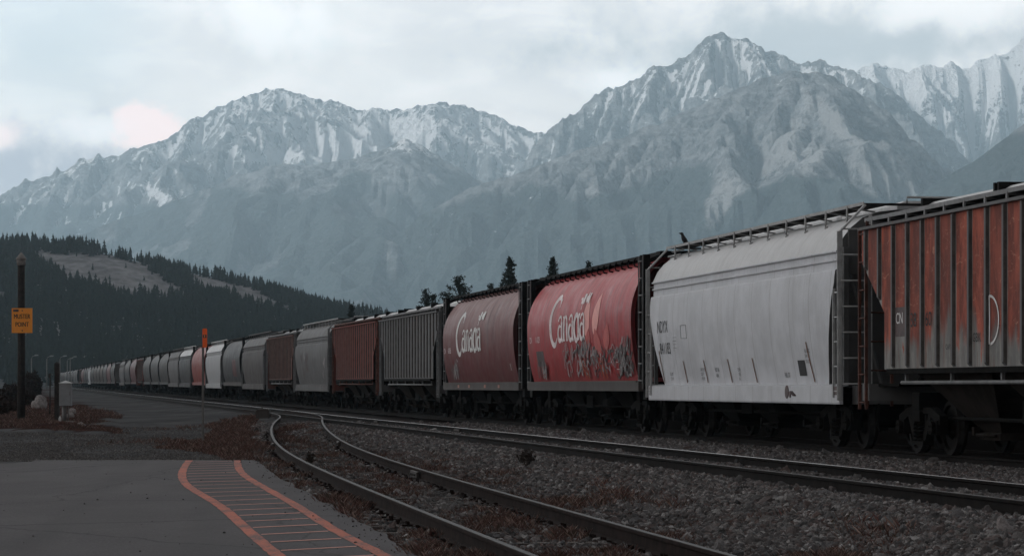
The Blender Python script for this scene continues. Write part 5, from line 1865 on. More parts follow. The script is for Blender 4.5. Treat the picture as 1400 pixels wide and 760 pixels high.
for i in range(14, 74):
    if i == 17: continue
    s = seq.get(i)
    if s is None:
        s = rr.choice([('c', 'cgrey'), ('c', 'cgrey'), ('c', 'tan'), ('s', 'lgrey'), ('s', 'mgrey'), ('r', 'ribgrey'), ('c', 'dgrey')])
    src, old = {'c': (plain_c, 'orange'), 's': (f_s, 'mgrey'), 'r': (f_r, 'ribred')}[s[0]]
    if i < 34:
        o = variant(src, old, s[1], {'sillgrey': 'sillgrey'})
    else:
        # too small in the picture to show their parts: body, sill and bogies merged in one mesh per car
        key = ('far', s[0], s[1])
        if key not in CARS:
            q = MB()
            if s[0] == 'c':
                rows = [[(x_, yC(z_), z_) for x_ in (-7.5, 7.5)] for z_ in np.linspace(1.28, 4.36, 9)]
                q.grid(rows, 0)
                q.add([(-7.5, yC(z_) if k == 0 else -yC(z_), z_) for z_ in np.linspace(1.28, 4.36, 9) for k in (0, 1)], [(2 * j, 2 * j + 1, 2 * j + 3, 2 * j + 2) for j in range(8)], 1)
            elif s[0] == 's':
                q.grid([[(-xW(z_), y_, z_), (xW(z_), y_, z_)] for y_, z_ in WP], 0)
                q.add([p for y_, z_ in WP for p in ((-xW(z_), y_, z_), (-xW(z_), -y_, z_))], [(2 * j, 2 * j + 1, 2 * j + 3, 2 * j + 2) for j in range(len(WP) - 1)], 1)
            else:
                q.box((0, 0, 2.77), (15.6, 3.0, 2.62), 0)
                for k in range(19): q.box((-7.4 + .82 * k, 1.53, 2.77), (.12, .07, 2.5), 1)
            q.box((0, 0, 1.08), (16.2, 2.9, 0.28), 2); q.box((0, 0, 4.42), (16.6, 1.9, 0.08), 1)
            for sx in (-1, 1):
                q.box((sx * 8.1, 0, 2.7), (0.2, 2.7, 3.4), 1)
                q.box((sx * 6.3, 0, 0.62), (1.1, 2.2, 0.35), 1)
                for w2 in (-.89, .89): q.disc((sx * 6.3 + w2, 0.8, .46), (0, 1, 0), .457, .12, 12, 1)
            q.prism([(-5.2, 0.94), (5.2, 0.94), (4.2, 0.4), (-4.2, 0.4)], 'y', -1, 1, 1)
            t = q.build('hopper_car', [M[s[1]], M['black'], M['sillgrey']])
            CARS[key] = t; o = t
        else:
            o = CARS[key].copy(); COL.objects.link(o)
    kind = {'c': 'round', 's': 'curved-side', 'r': 'ribbed'}[s[0]]
    shade = {'cgrey': 'dusty grey', 'tan': 'brownish', 'lgrey': 'pale grey', 'mgrey': 'pinkish grey', 'ribgrey': 'grey', 'dgrey': 'dark grey'}.get(s[1], s[1])
    if len(s) > 2: lab = s[2]
    elif i in (14, 15, 16): lab = ['dusty round hopper car beside the pale curved-side one, first of three alike', 'dusty round hopper car in the middle of three alike', 'dusty round hopper car beside the dark red ribbed one, last of three alike'][i - 14]
    elif i == 19: lab = 'grey round hopper car between the pink-red one and a pale curved-side one'
    elif i < 34: lab = 'small %s round hopper car in the far run before the small white one' % shade if i < 29 else 'tiny dusty grey round hopper car beyond the small far white one'
    else: lab = 'tiny %s %s hopper car near the far end of the train' % (shade, kind)
    ident(o, lab, GT if i in (14, 15, 16, 19) or len(s) > 2 else '%s %s hopper cars of the far train%s' % (shade, kind, '' if i < 29 else ' end'))
    place(o, i)

# ---------------------------------------------------------------- left side: posts, sign, box, boulders
def ground_at(X, Y):
    return float(gz(np.array([X]), np.array([Y]))[0])


m_pole = plain('creosoted_pole_wood', (0.026, 0.021, 0.019), 0.9, 0, 0.4, 6)
m_cap = plain('weathered_pole_cap', (0.20, 0.185, 0.175), 0.8, 0, 0.25, 8)
m_sign = plain('orange_sign_face', (0.86, 0.31, 0.045), 0.55, 0, 0.06, 3)
m_marker = plain('fluorescent_orange_marker', (0.88, 0.13, 0.025), 0.5, 0, 0.06, 6)
m_steel = plain('grey_post_steel', (0.16, 0.155, 0.15), 0.6, 0.3, 0.2, 6)
m_box = plain('grey_box_paint', (0.215, 0.222, 0.23), 0.6, 0.0, 0.12, 3)
m_boxtop = plain('pale_box_lid', (0.48, 0.48, 0.47), 0.6, 0, 0.12, 3)
m_conc = plain('rough_concrete', (0.16, 0.135, 0.125), 0.95, 0, 0.3, 9)
m_rock, nt, b = mat('granite_boulder')
P = nt.coord()
c = nt.mix(nt.ss(nt.noise(P, 3, 8, 0.7), 0.35, 0.65), (0.17, 0.15, 0.145), (0.34, 0.31, 0.30))
nt.set(b.inputs['Base Color'], c); b.inputs['Roughness'].default_value = 0.95
nt.set(b.inputs['Normal'], nt.bump(nt.noise(P, 7, 6, .7), .6, .05))

PY = 109.0
PX = (29 - 700) / F * PY
pz = ground_at(PX, PY)
p = empty('utility_pole', (PX, PY, pz))
tag(p, 'dark capped wooden pole carrying the orange muster point sign', 'pole')
q = MB(); q.tube([(0, 0, -0.2), (0.01, 0, 3.2), (0.0, 0, 6.32)], [0.165, 0.15, 0.14], 12)
q.tube([(0.0, -0.16, 0.0), (0.0, -0.155, 3.4)], 0.03, 6)
q.build('shaft', m_pole, p)
q = MB()
q.tube([(0, 0, 6.14), (0, 0, 6.36)], [0.17, 0.19], 12)
q.tube([(0, 0, 6.36), (0, 0, 6.42), (0, 0, 6.66)], [0.215, 0.215, 0.02], 12)
q.build('cap', m_cap, p)
sg = empty('muster_point_sign', (PX + 0.07, PY - 0.2, pz + 3.46 + 0.49))
tag(sg, 'orange MUSTER POINT sign fixed to the dark wooden pole', 'sign')
q = MB(); q.box((0, 0, 0), (0.82, 0.014, 0.98)); q.build('plate', m_sign, sg)
q = MB()
for body, z in (('MUSTER', 0.075), ('POINT', -0.24)):
    vs, fs = text_flat(body, 0.23)
    x0, x1 = min(v_[0] for v_ in vs), max(v_[0] for v_ in vs)
    k = (0.64 if body == 'MUSTER' else 0.52) / (x1 - x0)
    q.add([((v_[0] - (x0 + x1) / 2) * k, -0.011, z + v_[1] * 1.12) for v_ in vs], fs)
    q.add([((v_[0] - (x0 + x1) / 2) * k + 0.010, -0.0115, z + v_[1] * 1.12) for v_ in vs], fs)
q.build('lettering', M['letk'], sg, fix=False)
q = MB(); q.box((-0.245, -0.012, 0.395), (0.22, 0.008, 0.095)); q.build('tag', M['gblack'], sg)
q = MB()
for z in (0.39, -0.40): q.disc((0.01, -0.014, z), (0, 1, 0), 0.026, 0.016, 8)
q.build('bolt', M['gblack'], sg)

# equipment box on its pedestal, with the dark post beside it
BY = 100.0
BX = (89 - 700) / F * BY
bz = ground_at(BX, BY)
bx_ = empty('equipment_box', (BX, BY, bz))
tag(bx_, 'grey metal trackside box with pale peaked lid on a pedestal', 'equipment box')
q = MB(); q.box((0.02, 0, 1.06), (0.42, 0.36, 0.82)); q.box((0.02, -0.185, 1.06), (0.37, 0.012, 0.74)); q.build('cabinet', m_box, bx_)
q = MB(); q.box((0.20, -0.20, 1.1), (0.02, 0.03, 0.12)); q.build('latch', m_steel, bx_)
q = MB(); q.add([(-.22, -.21, 1.475), (.26, -.21, 1.475), (.26, .21, 1.475), (-.22, .21, 1.475), (.02, 0, 1.57)], [(0, 1, 4), (1, 2, 4), (2, 3, 4), (3, 0, 4), (3, 2, 1, 0)]); q.build('lid', m_boxtop, bx_)
q = MB(); q.tube([(-0.03, 0, 0.1), (-0.03, 0, 0.66)], 0.085, 10); q.tube([(0.12, 0, 0.1), (0.12, 0, 0.66)], 0.03, 8); q.build('pedestal', m_steel, bx_)
q = MB(); q.add([(-.5, -.35, -.1), (.42, -.4, -.1), (.45, .4, -.1), (-.5, .4, -.1), (-.42, -.28, .09), (.34, -.3, .06), (.36, .3, .08), (-.44, .3, .12)],
                [(0, 1, 5, 4), (1, 2, 6, 5), (2, 3, 7, 6), (3, 0, 4, 7), (4, 5, 6, 7)]); q.build('base', m_conc, bx_)
X = (78 - 700) / F * 101.0
q = MB(); q.box((X, 101, 1.0), (0.17, 0.17, 2.35)); q.add([(X - .1, 100.9, 2.16), (X + .1, 100.9, 2.16), (X + .1, 101.1, 2.16), (X - .1, 101.1, 2.16), (X, 101, 2.24)], [(0, 1, 4), (1, 2, 4), (2, 3, 4), (3, 0, 4)])
o = q.build('wooden_post', m_pole); tag(o, 'short dark square post beside the grey trackside box', 'post')
X = (68 - 700) / F * 118.0
q = MB(); q.tube([(X, 118, -.2), (X + .02, 118, 1.85)], [0.035, 0.03], 8); q.box((X, 117.96, 1.75), (.10, .02, .18))
o = q.build('stake', m_pole); tag(o, 'thin dark stake between the big pole and the square post', 'post')
X = (82 - 700) / F * 98.5
q = MB(); q.tube([(X, 98.5, 0), (X, 98.5, .18), (X, 98.5, .26)], [.05, .05, .02], 8)
o = q.build('survey_marker', m_boxtop); tag(o, 'tiny white peg at the foot of the square post', 'peg')
X = (45.5 - 700) / F * 300.0
q = MB(); q.box((X, 300, .35), (.65, .2, .9)); q.tube([(X, 300, -.2), (X, 300, .1)], .05)
o = q.build('marker_board', m_boxtop); tag(o, 'small pale board beside the road far off near the end of the train', 'board')

# orange marker post by the turnout
MY = 70.5
MX = (277.5 - 700) / F * MY
mz = ground_at(MX, MY)
mp_ = empty('marker_post', (MX, MY, mz))
tag(mp_, 'slim grey post topped by a bright orange marker blade beside the turnout', 'marker post')
q = MB(); q.box((0, 0, 1.2), (0.055, 0.035, 2.6)); q.box((0, -0.02, 1.2), (0.02, 0.03, 2.6)); q.build('post', m_steel, mp_)
H0 = 1.5 + (HZ - 475) / F * MY - mz; H1 = 1.5 + (HZ - 449) / F * MY - mz
q = MB(); w2 = 0.062
q.prism([(0.05 - w2, H0), (0.05 + w2 * .8, H0), (0.05 + w2, H0 + .05), (0.05 + w2, H1 - .03), (0.05 + w2 * .7, H1), (0.05 - w2 * .7, H1), (0.05 - w2, H1 - .03), (0.05 - w2 * .9, H0 + .03)], 'y', -.05, -.035)
q.build('blade', m_marker, mp_)
q = MB(); q.box((0.05, -.054, (H0 + H1) / 2 + .045), (.095, .006, .085)); q.build('badge', M['gblack'], mp_)
q = MB(); zc2 = (H0 + H1) / 2 + .045
q.box((0.05, -.059, zc2), (.018, .004, .06)); q.box((0.043, -.0592, zc2 + .022), (.018, .004, .014)); q.build('badge_mark', m_sign, mp_)

# far yard lamps
for k, (lx, lv, LY) in enumerate([(43, 486, 520), (64, 487, 540), (82, 487, 520), (92, 490, 600), (96, 488, 560)]):
    X = (lx - 700) / F * LY; Ht = 1.5 + (HZ - lv) / F * LY
    o = empty('yard_lamp', (X, LY, -.1))
    tag(o, 'slender yard lamp post with a single arm far beyond the trackside box', 'lamp post', 'far yard lamps')
    q = MB(); q.tube([(0, 0, 0), (0, 0, Ht - .5), (.15, 0, Ht - .1), (.6, 0, Ht + .1)], [.11, .09, .07, .06], 8); q.build('pole', m_steel, o)
    q = MB(); q.tube([(.5, 0, Ht + .08), (.8, 0, Ht + .16), (1.3, 0, Ht + .2)], [.05, .14, .10], 8); q.build('lamp_head', m_box, o)


def boulder(px, v, Y, w_, h_, seed, label, dz=0.0):
    rg = np.random.default_rng(seed)
    bm = bmesh.new(); bmesh.ops.create_icosphere(bm, subdivisions=3, radius=1)
    o0 = rg.random(3) * 50
    for vv in bm.verts:
        p_ = vv.co
        n = fbm(np.array([p_.x * 1.1 + o0[0]]), np.array([p_.y * 1.1 + p_.z * .9 + o0[1]]), seed, 4)[0] - .5
        n2 = abs(vnoise(np.array([p_.x * 2.2 + o0[2]]), np.array([p_.z * 2.2 + p_.y]), seed + 5)[0] - .5)
        vv.co = p_ * (1 + .7 * n - .25 * n2)
        if vv.co.z < -.4: vv.co.z = -.4
    me = bpy.data.meshes.new('boulder'); bm.to_mesh(me); bm.free()
    me.polygons.foreach_set('use_smooth', np.ones(len(me.polygons), bool)); me.materials.append(m_rock)
    o = bpy.data.objects.new('boulder', me); link(o)
    X = (px - 700) / F * Y
    o.location = (X, Y, ground_at(X, Y) + h_ * 0.36 + dz); o.scale = (w_ / 2, w_ / 2 * .8, h_ / 1.4)
    o.rotation_euler = (0, 0, rg.random() * .6)
    tag(o, label, 'boulder')


boulder(53, 546, 150, 0.95, .70, 1, 'large pale boulder between the big pole and the thin stake')
boulder(4, 544, 150, 1.0, .55, 2, 'pale boulder at the left edge of the photo behind the bushes')
boulder(99, 557, 104, 0.30, .22, 3, 'small rounded stone just right of the grey box', 0.30)
boulder(97, 563, 103, 0.30, .18, 4, 'flat small stone below the rounded one beside the grey box', 0.18)
boulder(111, 588, 88, 0.32, .24, 5, 'small pale stone at the near edge of the weedy island')
boulder(24, 552, 148, 0.30, .3, 6, 'little pale stone left of the big pole')
boulder(990, 633, 46.5, 0.28, .16, 8, 'rounded stone on the ballast between the train and the middle track', 0.02)

# ---------------------------------------------------------------- pines and shrubs
m_pine, nt, b = mat('pine_needles')
P = nt.coord()
c = nt.mix(nt.noise(P, 1.1, 4, .6), (0.012, 0.017, 0.014), (0.040, 0.050, 0.038))
nt.set(b.inputs['Base Color'], c); b.inputs['Roughness'].default_value = 1.0
b.inputs['Specular IOR Level'].default_value = 0.05


def pine(px, vtop, Y, style, seed, label, width=1.0):
    rg = np.random.default_rng(seed)
    X = (px - 700) / F * Y; zt_ = 1.5 + (HZ - vtop) / F * Y; g0 = -0.4
    H = zt_ - g0
    root = empty('pine_tree', (X, Y, g0)); tag(root, label, 'tree')
    q = MB(); q.tube([(0, 0, -.2), (.05, 0, H * .5), (0, .04, H * .97)], [.20, .12, .02], 8)
    V = []; Fq = []
    z = H * 0.30
    limbs = []
    while z < H * 0.99:
        t = (z - H * .3) / (H * .7)
        if style == 'spruce': r = width * 1.75 * (1 - t) ** 0.85 + .12
        else: r = width * 1.7 * (0.55 + .75 * math.sin(math.pi * min(1, t * .9 + .12))) * (1 if t < .85 else .55)
        for k in range(rg.integers(4, 7)):
            a = rg.random() * 6.283; L = r * (0.45 + .75 * rg.random())
            if style != 'spruce' and rg.random() < .25: L *= .4
            droop = -.18 * L if style == 'spruce' else .25 * L * rg.random()
            e = np.array([L * math.cos(a), L * math.sin(a), droop + (.12 if style == 'spruce' else .2)])
            if len(limbs) < 70: limbs.append((z, e))
            nb = int(10 + 22 * L)
            for j in range(nb):
                s = (rg.random()) ** .7
                c0_ = e * s + rg.normal(0, .10 + .06 * (style != 'spruce'), 3) + np.array([0, 0, z])
                d1 = rg.normal(0, 1, 3); d1 /= np.linalg.norm(d1); d2 = rg.normal(0, 1, 3); d2 /= np.linalg.norm(d2)
                sz = .13 + .13 * rg.random()
                o = len(V); V += [c0_ - d1 * sz, c0_ + d1 * sz, c0_ + d2 * sz * .9]; Fq.append((o, o + 1, o + 2))
        z += .20 + .16 * rg.random() if style == 'spruce' else .26 + .3 * rg.random()
    for z_, e in limbs: q.tube([(0, 0, z_), (e[0] * .8, e[1] * .8, z_ + e[2] * .8)], [.035, .012], 4)
    q.build('trunk', m_bark, root)
    np_mesh('crown', np.array(V), np.array(Fq), [m_pine], root)


pine(697, 352, 300, 'spruce', 1, 'tall dark pine standing behind the two red Canada cars', 1.55)
pine(756, 351, 300, 'spruce', 2, 'dark pine with a rounded top behind the bright red Canada car', 1.35)
pine(627, 380, 310, 'pine', 3, 'bushy dark pine behind the dusty red Canada car', 1.15)
pine(583, 399, 330, 'pine', 4, 'small dark pine top just above the grey ribbed car', 0.55)
pine(806, 361.5, 320, 'pine', 5, 'tiny pine tip showing above the roof of the bright red Canada car', 0.5)
pine(671, 391, 320, 'pine', 6, 'low pine tip between the two larger pines behind the Canada cars', 0.5)
pine(480, 415, 420, 'spruce', 7, 'dark pointed pine top above the dark red ribbed car', 1.0)
pine(592, 403, 330, 'pine', 9, 'lowest small pine tip beside the grey ribbed car end', 0.5)

m_shrub = plain('dark_brown_shrub_leaves', (0.030, 0.019, 0.015), 1.0, 0, 0.6, 2)


def shrub(px, vb, Y, w_, h_, seed, label):
    rg = np.random.default_rng(seed)
    X = (px - 700) / F * Y; g0 = ground_at(X, Y)
    root = empty('shrub', (X, Y, g0)); tag(root, label, 'shrub')
    q = MB()
    for k in range(14):
        a = rg.random() * 6.283; l = rg.random()
        q.tube([(0, 0, 0), (.25 * w_ * math.cos(a) * l, .25 * w_ * math.sin(a) * l, h_ * .5), (.5 * w_ * math.cos(a) * l, .5 * w_ * math.sin(a) * l, h_ * (.6 + .4 * rg.random()))], [.02, .014, .006], 4)
    q.build('stem', m_bark, root)
    n = int(900 * w_ * h_)
    a = rg.random(n) * 6.283; r = np.sqrt(rg.random(n)) * w_ / 2; zz = h_ * rg.random(n) ** 1.1 * (.55 + .6 * vnoise(a * 2.0, a * 0 + 3, seed + 9))
    r *= 0.55 + .6 * np.sin(np.pi * np.clip(zz / h_, .05, .98)) * (.7 + .5 * vnoise(a * 1.5, zz * 2, seed))
    C = np.stack([r * np.cos(a), r * np.sin(a), zz], -1)
    d1 = rg.normal(0, 1, (n, 3)); d2 = rg.normal(0, 1, (n, 3)); s = (.05 + .06 * rg.random(n))[:, None]
    V = np.stack([C - d1 * s, C + d1 * s, C + d2 * s], 1).reshape(-1, 3)
    np_mesh('foliage', V, np.arange(3 * n).reshape(-1, 3), [m_shrub], root)


shrub(-4, 575, 118, .9, .8, 1, 'dark brown bush at the left edge behind the big pole')
shrub(9, 560, 135, 1.2, .7, 2, 'low dark bush just left of the big wooden pole')
shrub(39, 540, 165, 1.0, .8, 3, 'dark bush standing right behind the big wooden pole')
shrub(16, 535, 210, 1.8, 1.3, 4, 'broad dark bush farther back to the left of the pole')
shrub(44, 530, 250, 1.7, 2.3, 5, 'tall dark bush by the far bend of the road')

# ---------------------------------------------------------------- crow on the white car's roof walkway
bm = bmesh.new()
sk = [((0, 0, .13), .050), ((.045, 0, .17), .056), ((.085, 0, .215), .040), ((.105, 0, .255), .033), ((.13, 0, .272), .036), ((.158, 0, .268), .016), ((.20, 0, .258), .006),
      ((-.05, 0, .095), .040), ((-.11, 0, .055), .026), ((-.20, 0, .0), .016),
      ((.02, .025, .10), .016), ((.03, .03, .05), .008), ((.03, .03, .004), .006), ((.065, .03, .0), .005),
      ((.02, -.025, .10), .016), ((.03, -.03, .05), .008), ((.03, -.03, .004), .006), ((.065, -.03, .0), .005)]
ed = [(0, 1), (1, 2), (2, 3), (3, 4), (4, 5), (5, 6), (0, 7), (7, 8), (8, 9), (0, 10), (10, 11), (11, 12), (12, 13), (0, 14), (14, 15), (15, 16), (16, 17)]
me = bpy.data.meshes.new('crow'); me.from_pydata([s_[0] for s_ in sk], ed, [])
o = bpy.data.objects.new('crow', me); link(o)
md = o.modifiers.new('s', 'SKIN'); o.modifiers.new('u', 'SUBSURF').levels = 2
for i, s_ in enumerate(sk): me.skin_vertices[0].data[i].radius = (s_[1] * 1.3, s_[1] * 1.15)
me.skin_vertices[0].data[0].use_root = True
me.update()
dg = bpy.context.evaluated_depsgraph_get()
me2 = bpy.data.meshes.new_from_object(o.evaluated_get(dg))
o.modifiers.clear(); o.data = me2; me2.name = 'crow'
m_crow = plain('black_feathers', (0.012, 0.012, 0.014), 0.5, 0, 0.3, 20)
me2.materials.clear(); me2.materials.append(m_crow)
for pl in me2.polygons: pl.use_smooth = True
# folded wings are part of the same bird
wq = MB()
for s in (-1, 1):
    wq.add([(.075, s * .045, .205), (.02, s * .062, .19), (-.09, s * .045, .09), (-.21, s * .02, .01), (-.10, s * .052, .06), (.03, s * .060, .13)], [(0, 1, 2, 5), (2, 3, 4, 5)])
wq.build('wing', m_crow, o)
pos = mt1 @ Vector((7.75, 0.80, 4.505))
o.location = pos; o.rotation_euler = (0, R(-14), R(184)); o.scale = (1.0, 1.2, 1.1)
tag(o, 'black crow perched on the far end of the white car roof walkway', 'bird')

# ---------------------------------------------------------------- loose ballast stones and weeds
def scatter_points(n, x0, x1, y0, y1, bias=2.0):
    y = y0 + (y1 - y0) * rng.random(n) ** bias
    lo = np.maximum(x0, -0.20 * y - 0.5); hi = np.minimum(x1, 0.20 * y + 0.5)
    x = lo + (hi - lo) * rng.random(n)
    return x, y


# near stones are denser on screen, so sample in picture-neutral fashion: density falls with distance
def stones(name, x, y, size, cols, z_in=0.3):
    z = gz(x, y)
    # follow the rough ground
    me = bpy.data.meshes.new(name)
    co = np.stack([x, y, z + size * z_in], -1).astype(np.float32)
    me.vertices.add(len(co)); me.vertices.foreach_set('co', co.ravel())
    a = me.attributes.new('size', 'FLOAT', 'POINT'); a.data.foreach_set('value', size.astype(np.float32))
    o = bpy.data.objects.new(name, me); link(o)
    m, nt, b = mat(name + '_stone')
    r = nt.rand()
    cr = nt.node('ShaderNodeValToRGB'); nt.set(cr.inputs[0], r)
    el = cr.color_ramp.elements
    el[0].position = 0; el[0].color = (*cols[0], 1); el[1].position = 1; el[1].color = (*cols[-1], 1)
    for i, cc in enumerate(cols[1:-1]):
        e = el.new((i + 1) / (len(cols) - 1)); e.color = (*cc, 1)
    P = nt.coord('Object')
    c = nt.mix(nt.ss(nt.noise(nt.pos(), 60, 4, .6), .35, .65, 0, .5), cr.outputs[0], (.03, .027, .026))
    nt.set(b.inputs['Base Color'], c); b.inputs['Roughness'].default_value = .9
    b.inputs['Specular IOR Level'].default_value = 0.25
    ng = bpy.data.node_groups.new(name + '_scatter', 'GeometryNodeTree')
    ng.interface.new_socket('Geometry', in_out='INPUT', socket_type='NodeSocketGeometry')
    ng.interface.new_socket('Geometry', in_out='OUTPUT', socket_type='NodeSocketGeometry')
    N_ = ng.nodes; L_ = ng.links
    gi = N_.new('NodeGroupInput'); go = N_.new('NodeGroupOutput')
    ico = N_.new('GeometryNodeMeshIcoSphere'); ico.inputs['Radius'].default_value = 1; ico.inputs['Subdivisions'].default_value = 2
    sp = N_.new('GeometryNodeSetPosition')
    nz = N_.new('ShaderNodeTexNoise'); nz.inputs['Scale'].default_value = 1.1; nz.inputs['Detail'].default_value = 2
    nm = N_.new('GeometryNodeInputNormal')
    sb = N_.new('ShaderNodeMath'); sb.operation = 'SUBTRACT'; sb.inputs[1].default_value = .5; L_.new(nz.outputs[0], sb.inputs[0])
    sc = N_.new('ShaderNodeVectorMath'); sc.operation = 'SCALE'; L_.new(nm.outputs[0], sc.inputs[0])
    ml = N_.new('ShaderNodeMath'); ml.operation = 'MULTIPLY'; ml.inputs[1].default_value = 2.2; L_.new(sb.outputs[0], ml.inputs[0]); L_.new(ml.outputs[0], sc.inputs[3])
    L_.new(ico.outputs[0], sp.inputs['Geometry']); L_.new(sc.outputs[0], sp.inputs['Offset'])
    smt = N_.new('GeometryNodeSetMaterial'); smt.inputs['Material'].default_value = m; L_.new(sp.outputs[0], smt.inputs[0])
    shs = N_.new('GeometryNodeSetShadeSmooth'); shs.inputs['Shade Smooth'].default_value = False; L_.new(smt.outputs[0], shs.inputs[0])
    iop = N_.new('GeometryNodeInstanceOnPoints')
    L_.new(gi.outputs[0], iop.inputs['Points']); L_.new(shs.outputs[0], iop.inputs['Instance'])
    rr1 = N_.new('FunctionNodeRandomValue'); rr1.data_type = 'FLOAT_VECTOR'; rr1.inputs[0].default_value = (0, 0, 0); rr1.inputs[1].default_value = (6.28, 6.28, 6.28)
    L_.new(rr1.outputs[0], iop.inputs['Rotation'])
    na = N_.new('GeometryNodeInputNamedAttribute'); na.data_type = 'FLOAT'; na.inputs[0].default_value = 'size'
    rr2 = N_.new('FunctionNodeRandomValue'); rr2.data_type = 'FLOAT_VECTOR'; rr2.inputs[0].default_value = (.7, .6, .5); rr2.inputs[1].default_value = (1.25, 1.1, .95)
    s2 = N_.new('ShaderNodeVectorMath'); s2.operation = 'SCALE'; L_.new(rr2.outputs[0], s2.inputs[0]); L_.new(na.outputs[0], s2.inputs[3])
    L_.new(s2.outputs[0], iop.inputs['Scale'])
    L_.new(iop.outputs[0], go.inputs[0])
    md = o.modifiers.new('scatter', 'NODES'); md.node_group = ng
    me.materials.append(m)
    tag(o, kind='stuff')
    return o


N = 600000
x, y = scatter_points(N, -12, 13, 21, 95, 1.7)
a = x - xs(y); bb = x - xm(y); cc = x - xt(y)
dens = np.zeros(len(x))
shoulder = sstep(bb, -4.2, -2.6) * (1 - sstep(bb, -1.0, -0.85)); dens = np.maximum(dens, shoulder * .95)
dens = np.maximum(dens, (np.abs(bb) < .70) * .8)
dens = np.maximum(dens, (bb > .82) * (cc < -.85) * .9)
between = (a > .85) * (bb < -2.6); dens = np.maximum(dens, between * .55)
dens = np.maximum(dens, (np.abs(a) < .70) * .20)
dens = np.maximum(dens, (a > -1.25) * (a < -.82) * .25)
wd = weed_amount(x, y)
dens = dens * (1 - .62 * wd)
keep = rng.random(len(x)) < dens
x, y = x[keep], y[keep]
size = (0.016 + 0.030 * rng.random(len(x)) ** 2.0) * (1 + .25 * sstep(y, 40, 90))
big_ = rng.random(len(x)) < .008
size = np.where(big_, size * 1.9, size)
a = x - xs(y)
stones('gravel', x, y, size,
       [(0.034, 0.033, 0.033), (0.080, 0.076, 0.076), (0.124, 0.117, 0.120), (0.056, 0.048, 0.046), (0.170, 0.160, 0.160), (0.110, 0.080, 0.074), (0.073, 0.066, 0.066), (0.133, 0.092, 0.084), (0.300, 0.280, 0.276), (0.060, 0.056, 0.056), (0.200, 0.185, 0.180), (0.110, 0.103, 0.101), (0.420, 0.400, 0.390)], .25)
# small pale chips and leaves along the weed beds and the pad's edge
N = 60000
x, y = scatter_points(N, -16, 8, 21, 90, 1.5)
wd = weed_amount(x, y)
keep = (rng.random(N) < wd * .9) & ~((x < edge_right(y)) & (y < 52.3))
x, y = x[keep], y[keep]
stones('fallen_leaves', x, y, 0.007 + .011 * rng.random(len(x)), [(.05, .028, .024), (.12, .065, .055), (.24, .17, .155), (.085, .045, .04), (.30, .24, .22)], .9)


N = 120000
x, y = scatter_points(N, -26, 4, 52.6, 92, 1.3)
a = x - xs(y)
keep = (a < -1.3) & (weed_amount(x, y) < .3) & (rng.random(N) < .35 + .65 * sstep(fbm(x * .5, y * .15, 66, 3), .42, .6))
x, y = x[keep], y[keep]
stones('road_grit', x, y, .007 + .014 * rng.random(len(x)) ** 2, [(0.048, 0.043, 0.043), (0.098, 0.092, 0.088), (0.151, 0.141, 0.136), (0.071, 0.060, 0.057), (0.265, 0.246, 0.237)], .2)


N = 9000
x, y = scatter_points(N, -14, 2, 20.5, 52, 1.4)
er = edge_right(y)
keep = (x < er - .02) & (rng.random(N) < .02 + .6 * sstep(x, er - .55, er) + .6 * sstep(y, 50.5, 52.2)) & (x > -9.2)
x, y = x[keep], y[keep]
gz_keep = gz
gz = lambda X, Y: np.full(np.shape(X), 0.006)
stones('pad_grit', x, y, .005 + .011 * rng.random(len(x)) ** 2, [(.045, .042, .042), (.085, .082, .080), (.06, .044, .040), (.15, .14, .135)], .2)
gz = gz_keep


def blades(name, x, y, h, wv, cols):
    n = len(x); z = gz(x, y)
    nb = 4
    x = np.repeat(x, nb) + rng.normal(0, .035, n * nb); y = np.repeat(y, nb) + rng.normal(0, .035, n * nb)
    z = np.repeat(z, nb) - .01; h = np.repeat(h, nb) * (.4 + .8 * rng.random(n * nb)); m_ = n * nb
    a = rng.random(m_) * 6.283; lean = h * (.25 + .75 * rng.random(m_)); la = rng.random(m_) * 6.283
    wv = wv * (.6 + .8 * rng.random(m_)) * (1 + y / 170)
    dxx, dyy = np.cos(a) * wv, np.sin(a) * wv
    tx_, ty_ = x + np.cos(la) * lean, y + np.sin(la) * lean
    V = np.stack([np.stack([x - dxx, y - dyy, z], -1), np.stack([x + dxx, y + dyy, z], -1),
                  np.stack([x + (tx_ - x) * .45 + dxx * .7, y + (ty_ - y) * .45 + dyy * .7, z + h * .62], -1), np.stack([tx_, ty_, z + h], -1)], 1).reshape(-1, 3)
    i = np.arange(m_) * 4
    Fq = np.stack([np.stack([i, i + 1, i + 2], -1), np.stack([i, i + 2, i + 3], -1)], 1).reshape(-1, 3)
    ci = np.array(cols)[rng.integers(0, len(cols), m_)] * (.7 + .6 * rng.random(m_))[:, None]
    ca = np.repeat(ci, 4, axis=0)
    m, nt, b = mat(name + '_blades')
    nt.set(b.inputs['Base Color'], nt.attr('tint')); b.inputs['Roughness'].default_value = 1.0
    b.inputs['Specular IOR Level'].default_value = .05
    o = np_mesh(name, V, Fq, [m], attrs={'tint': ca})
    tag(o, kind='stuff')


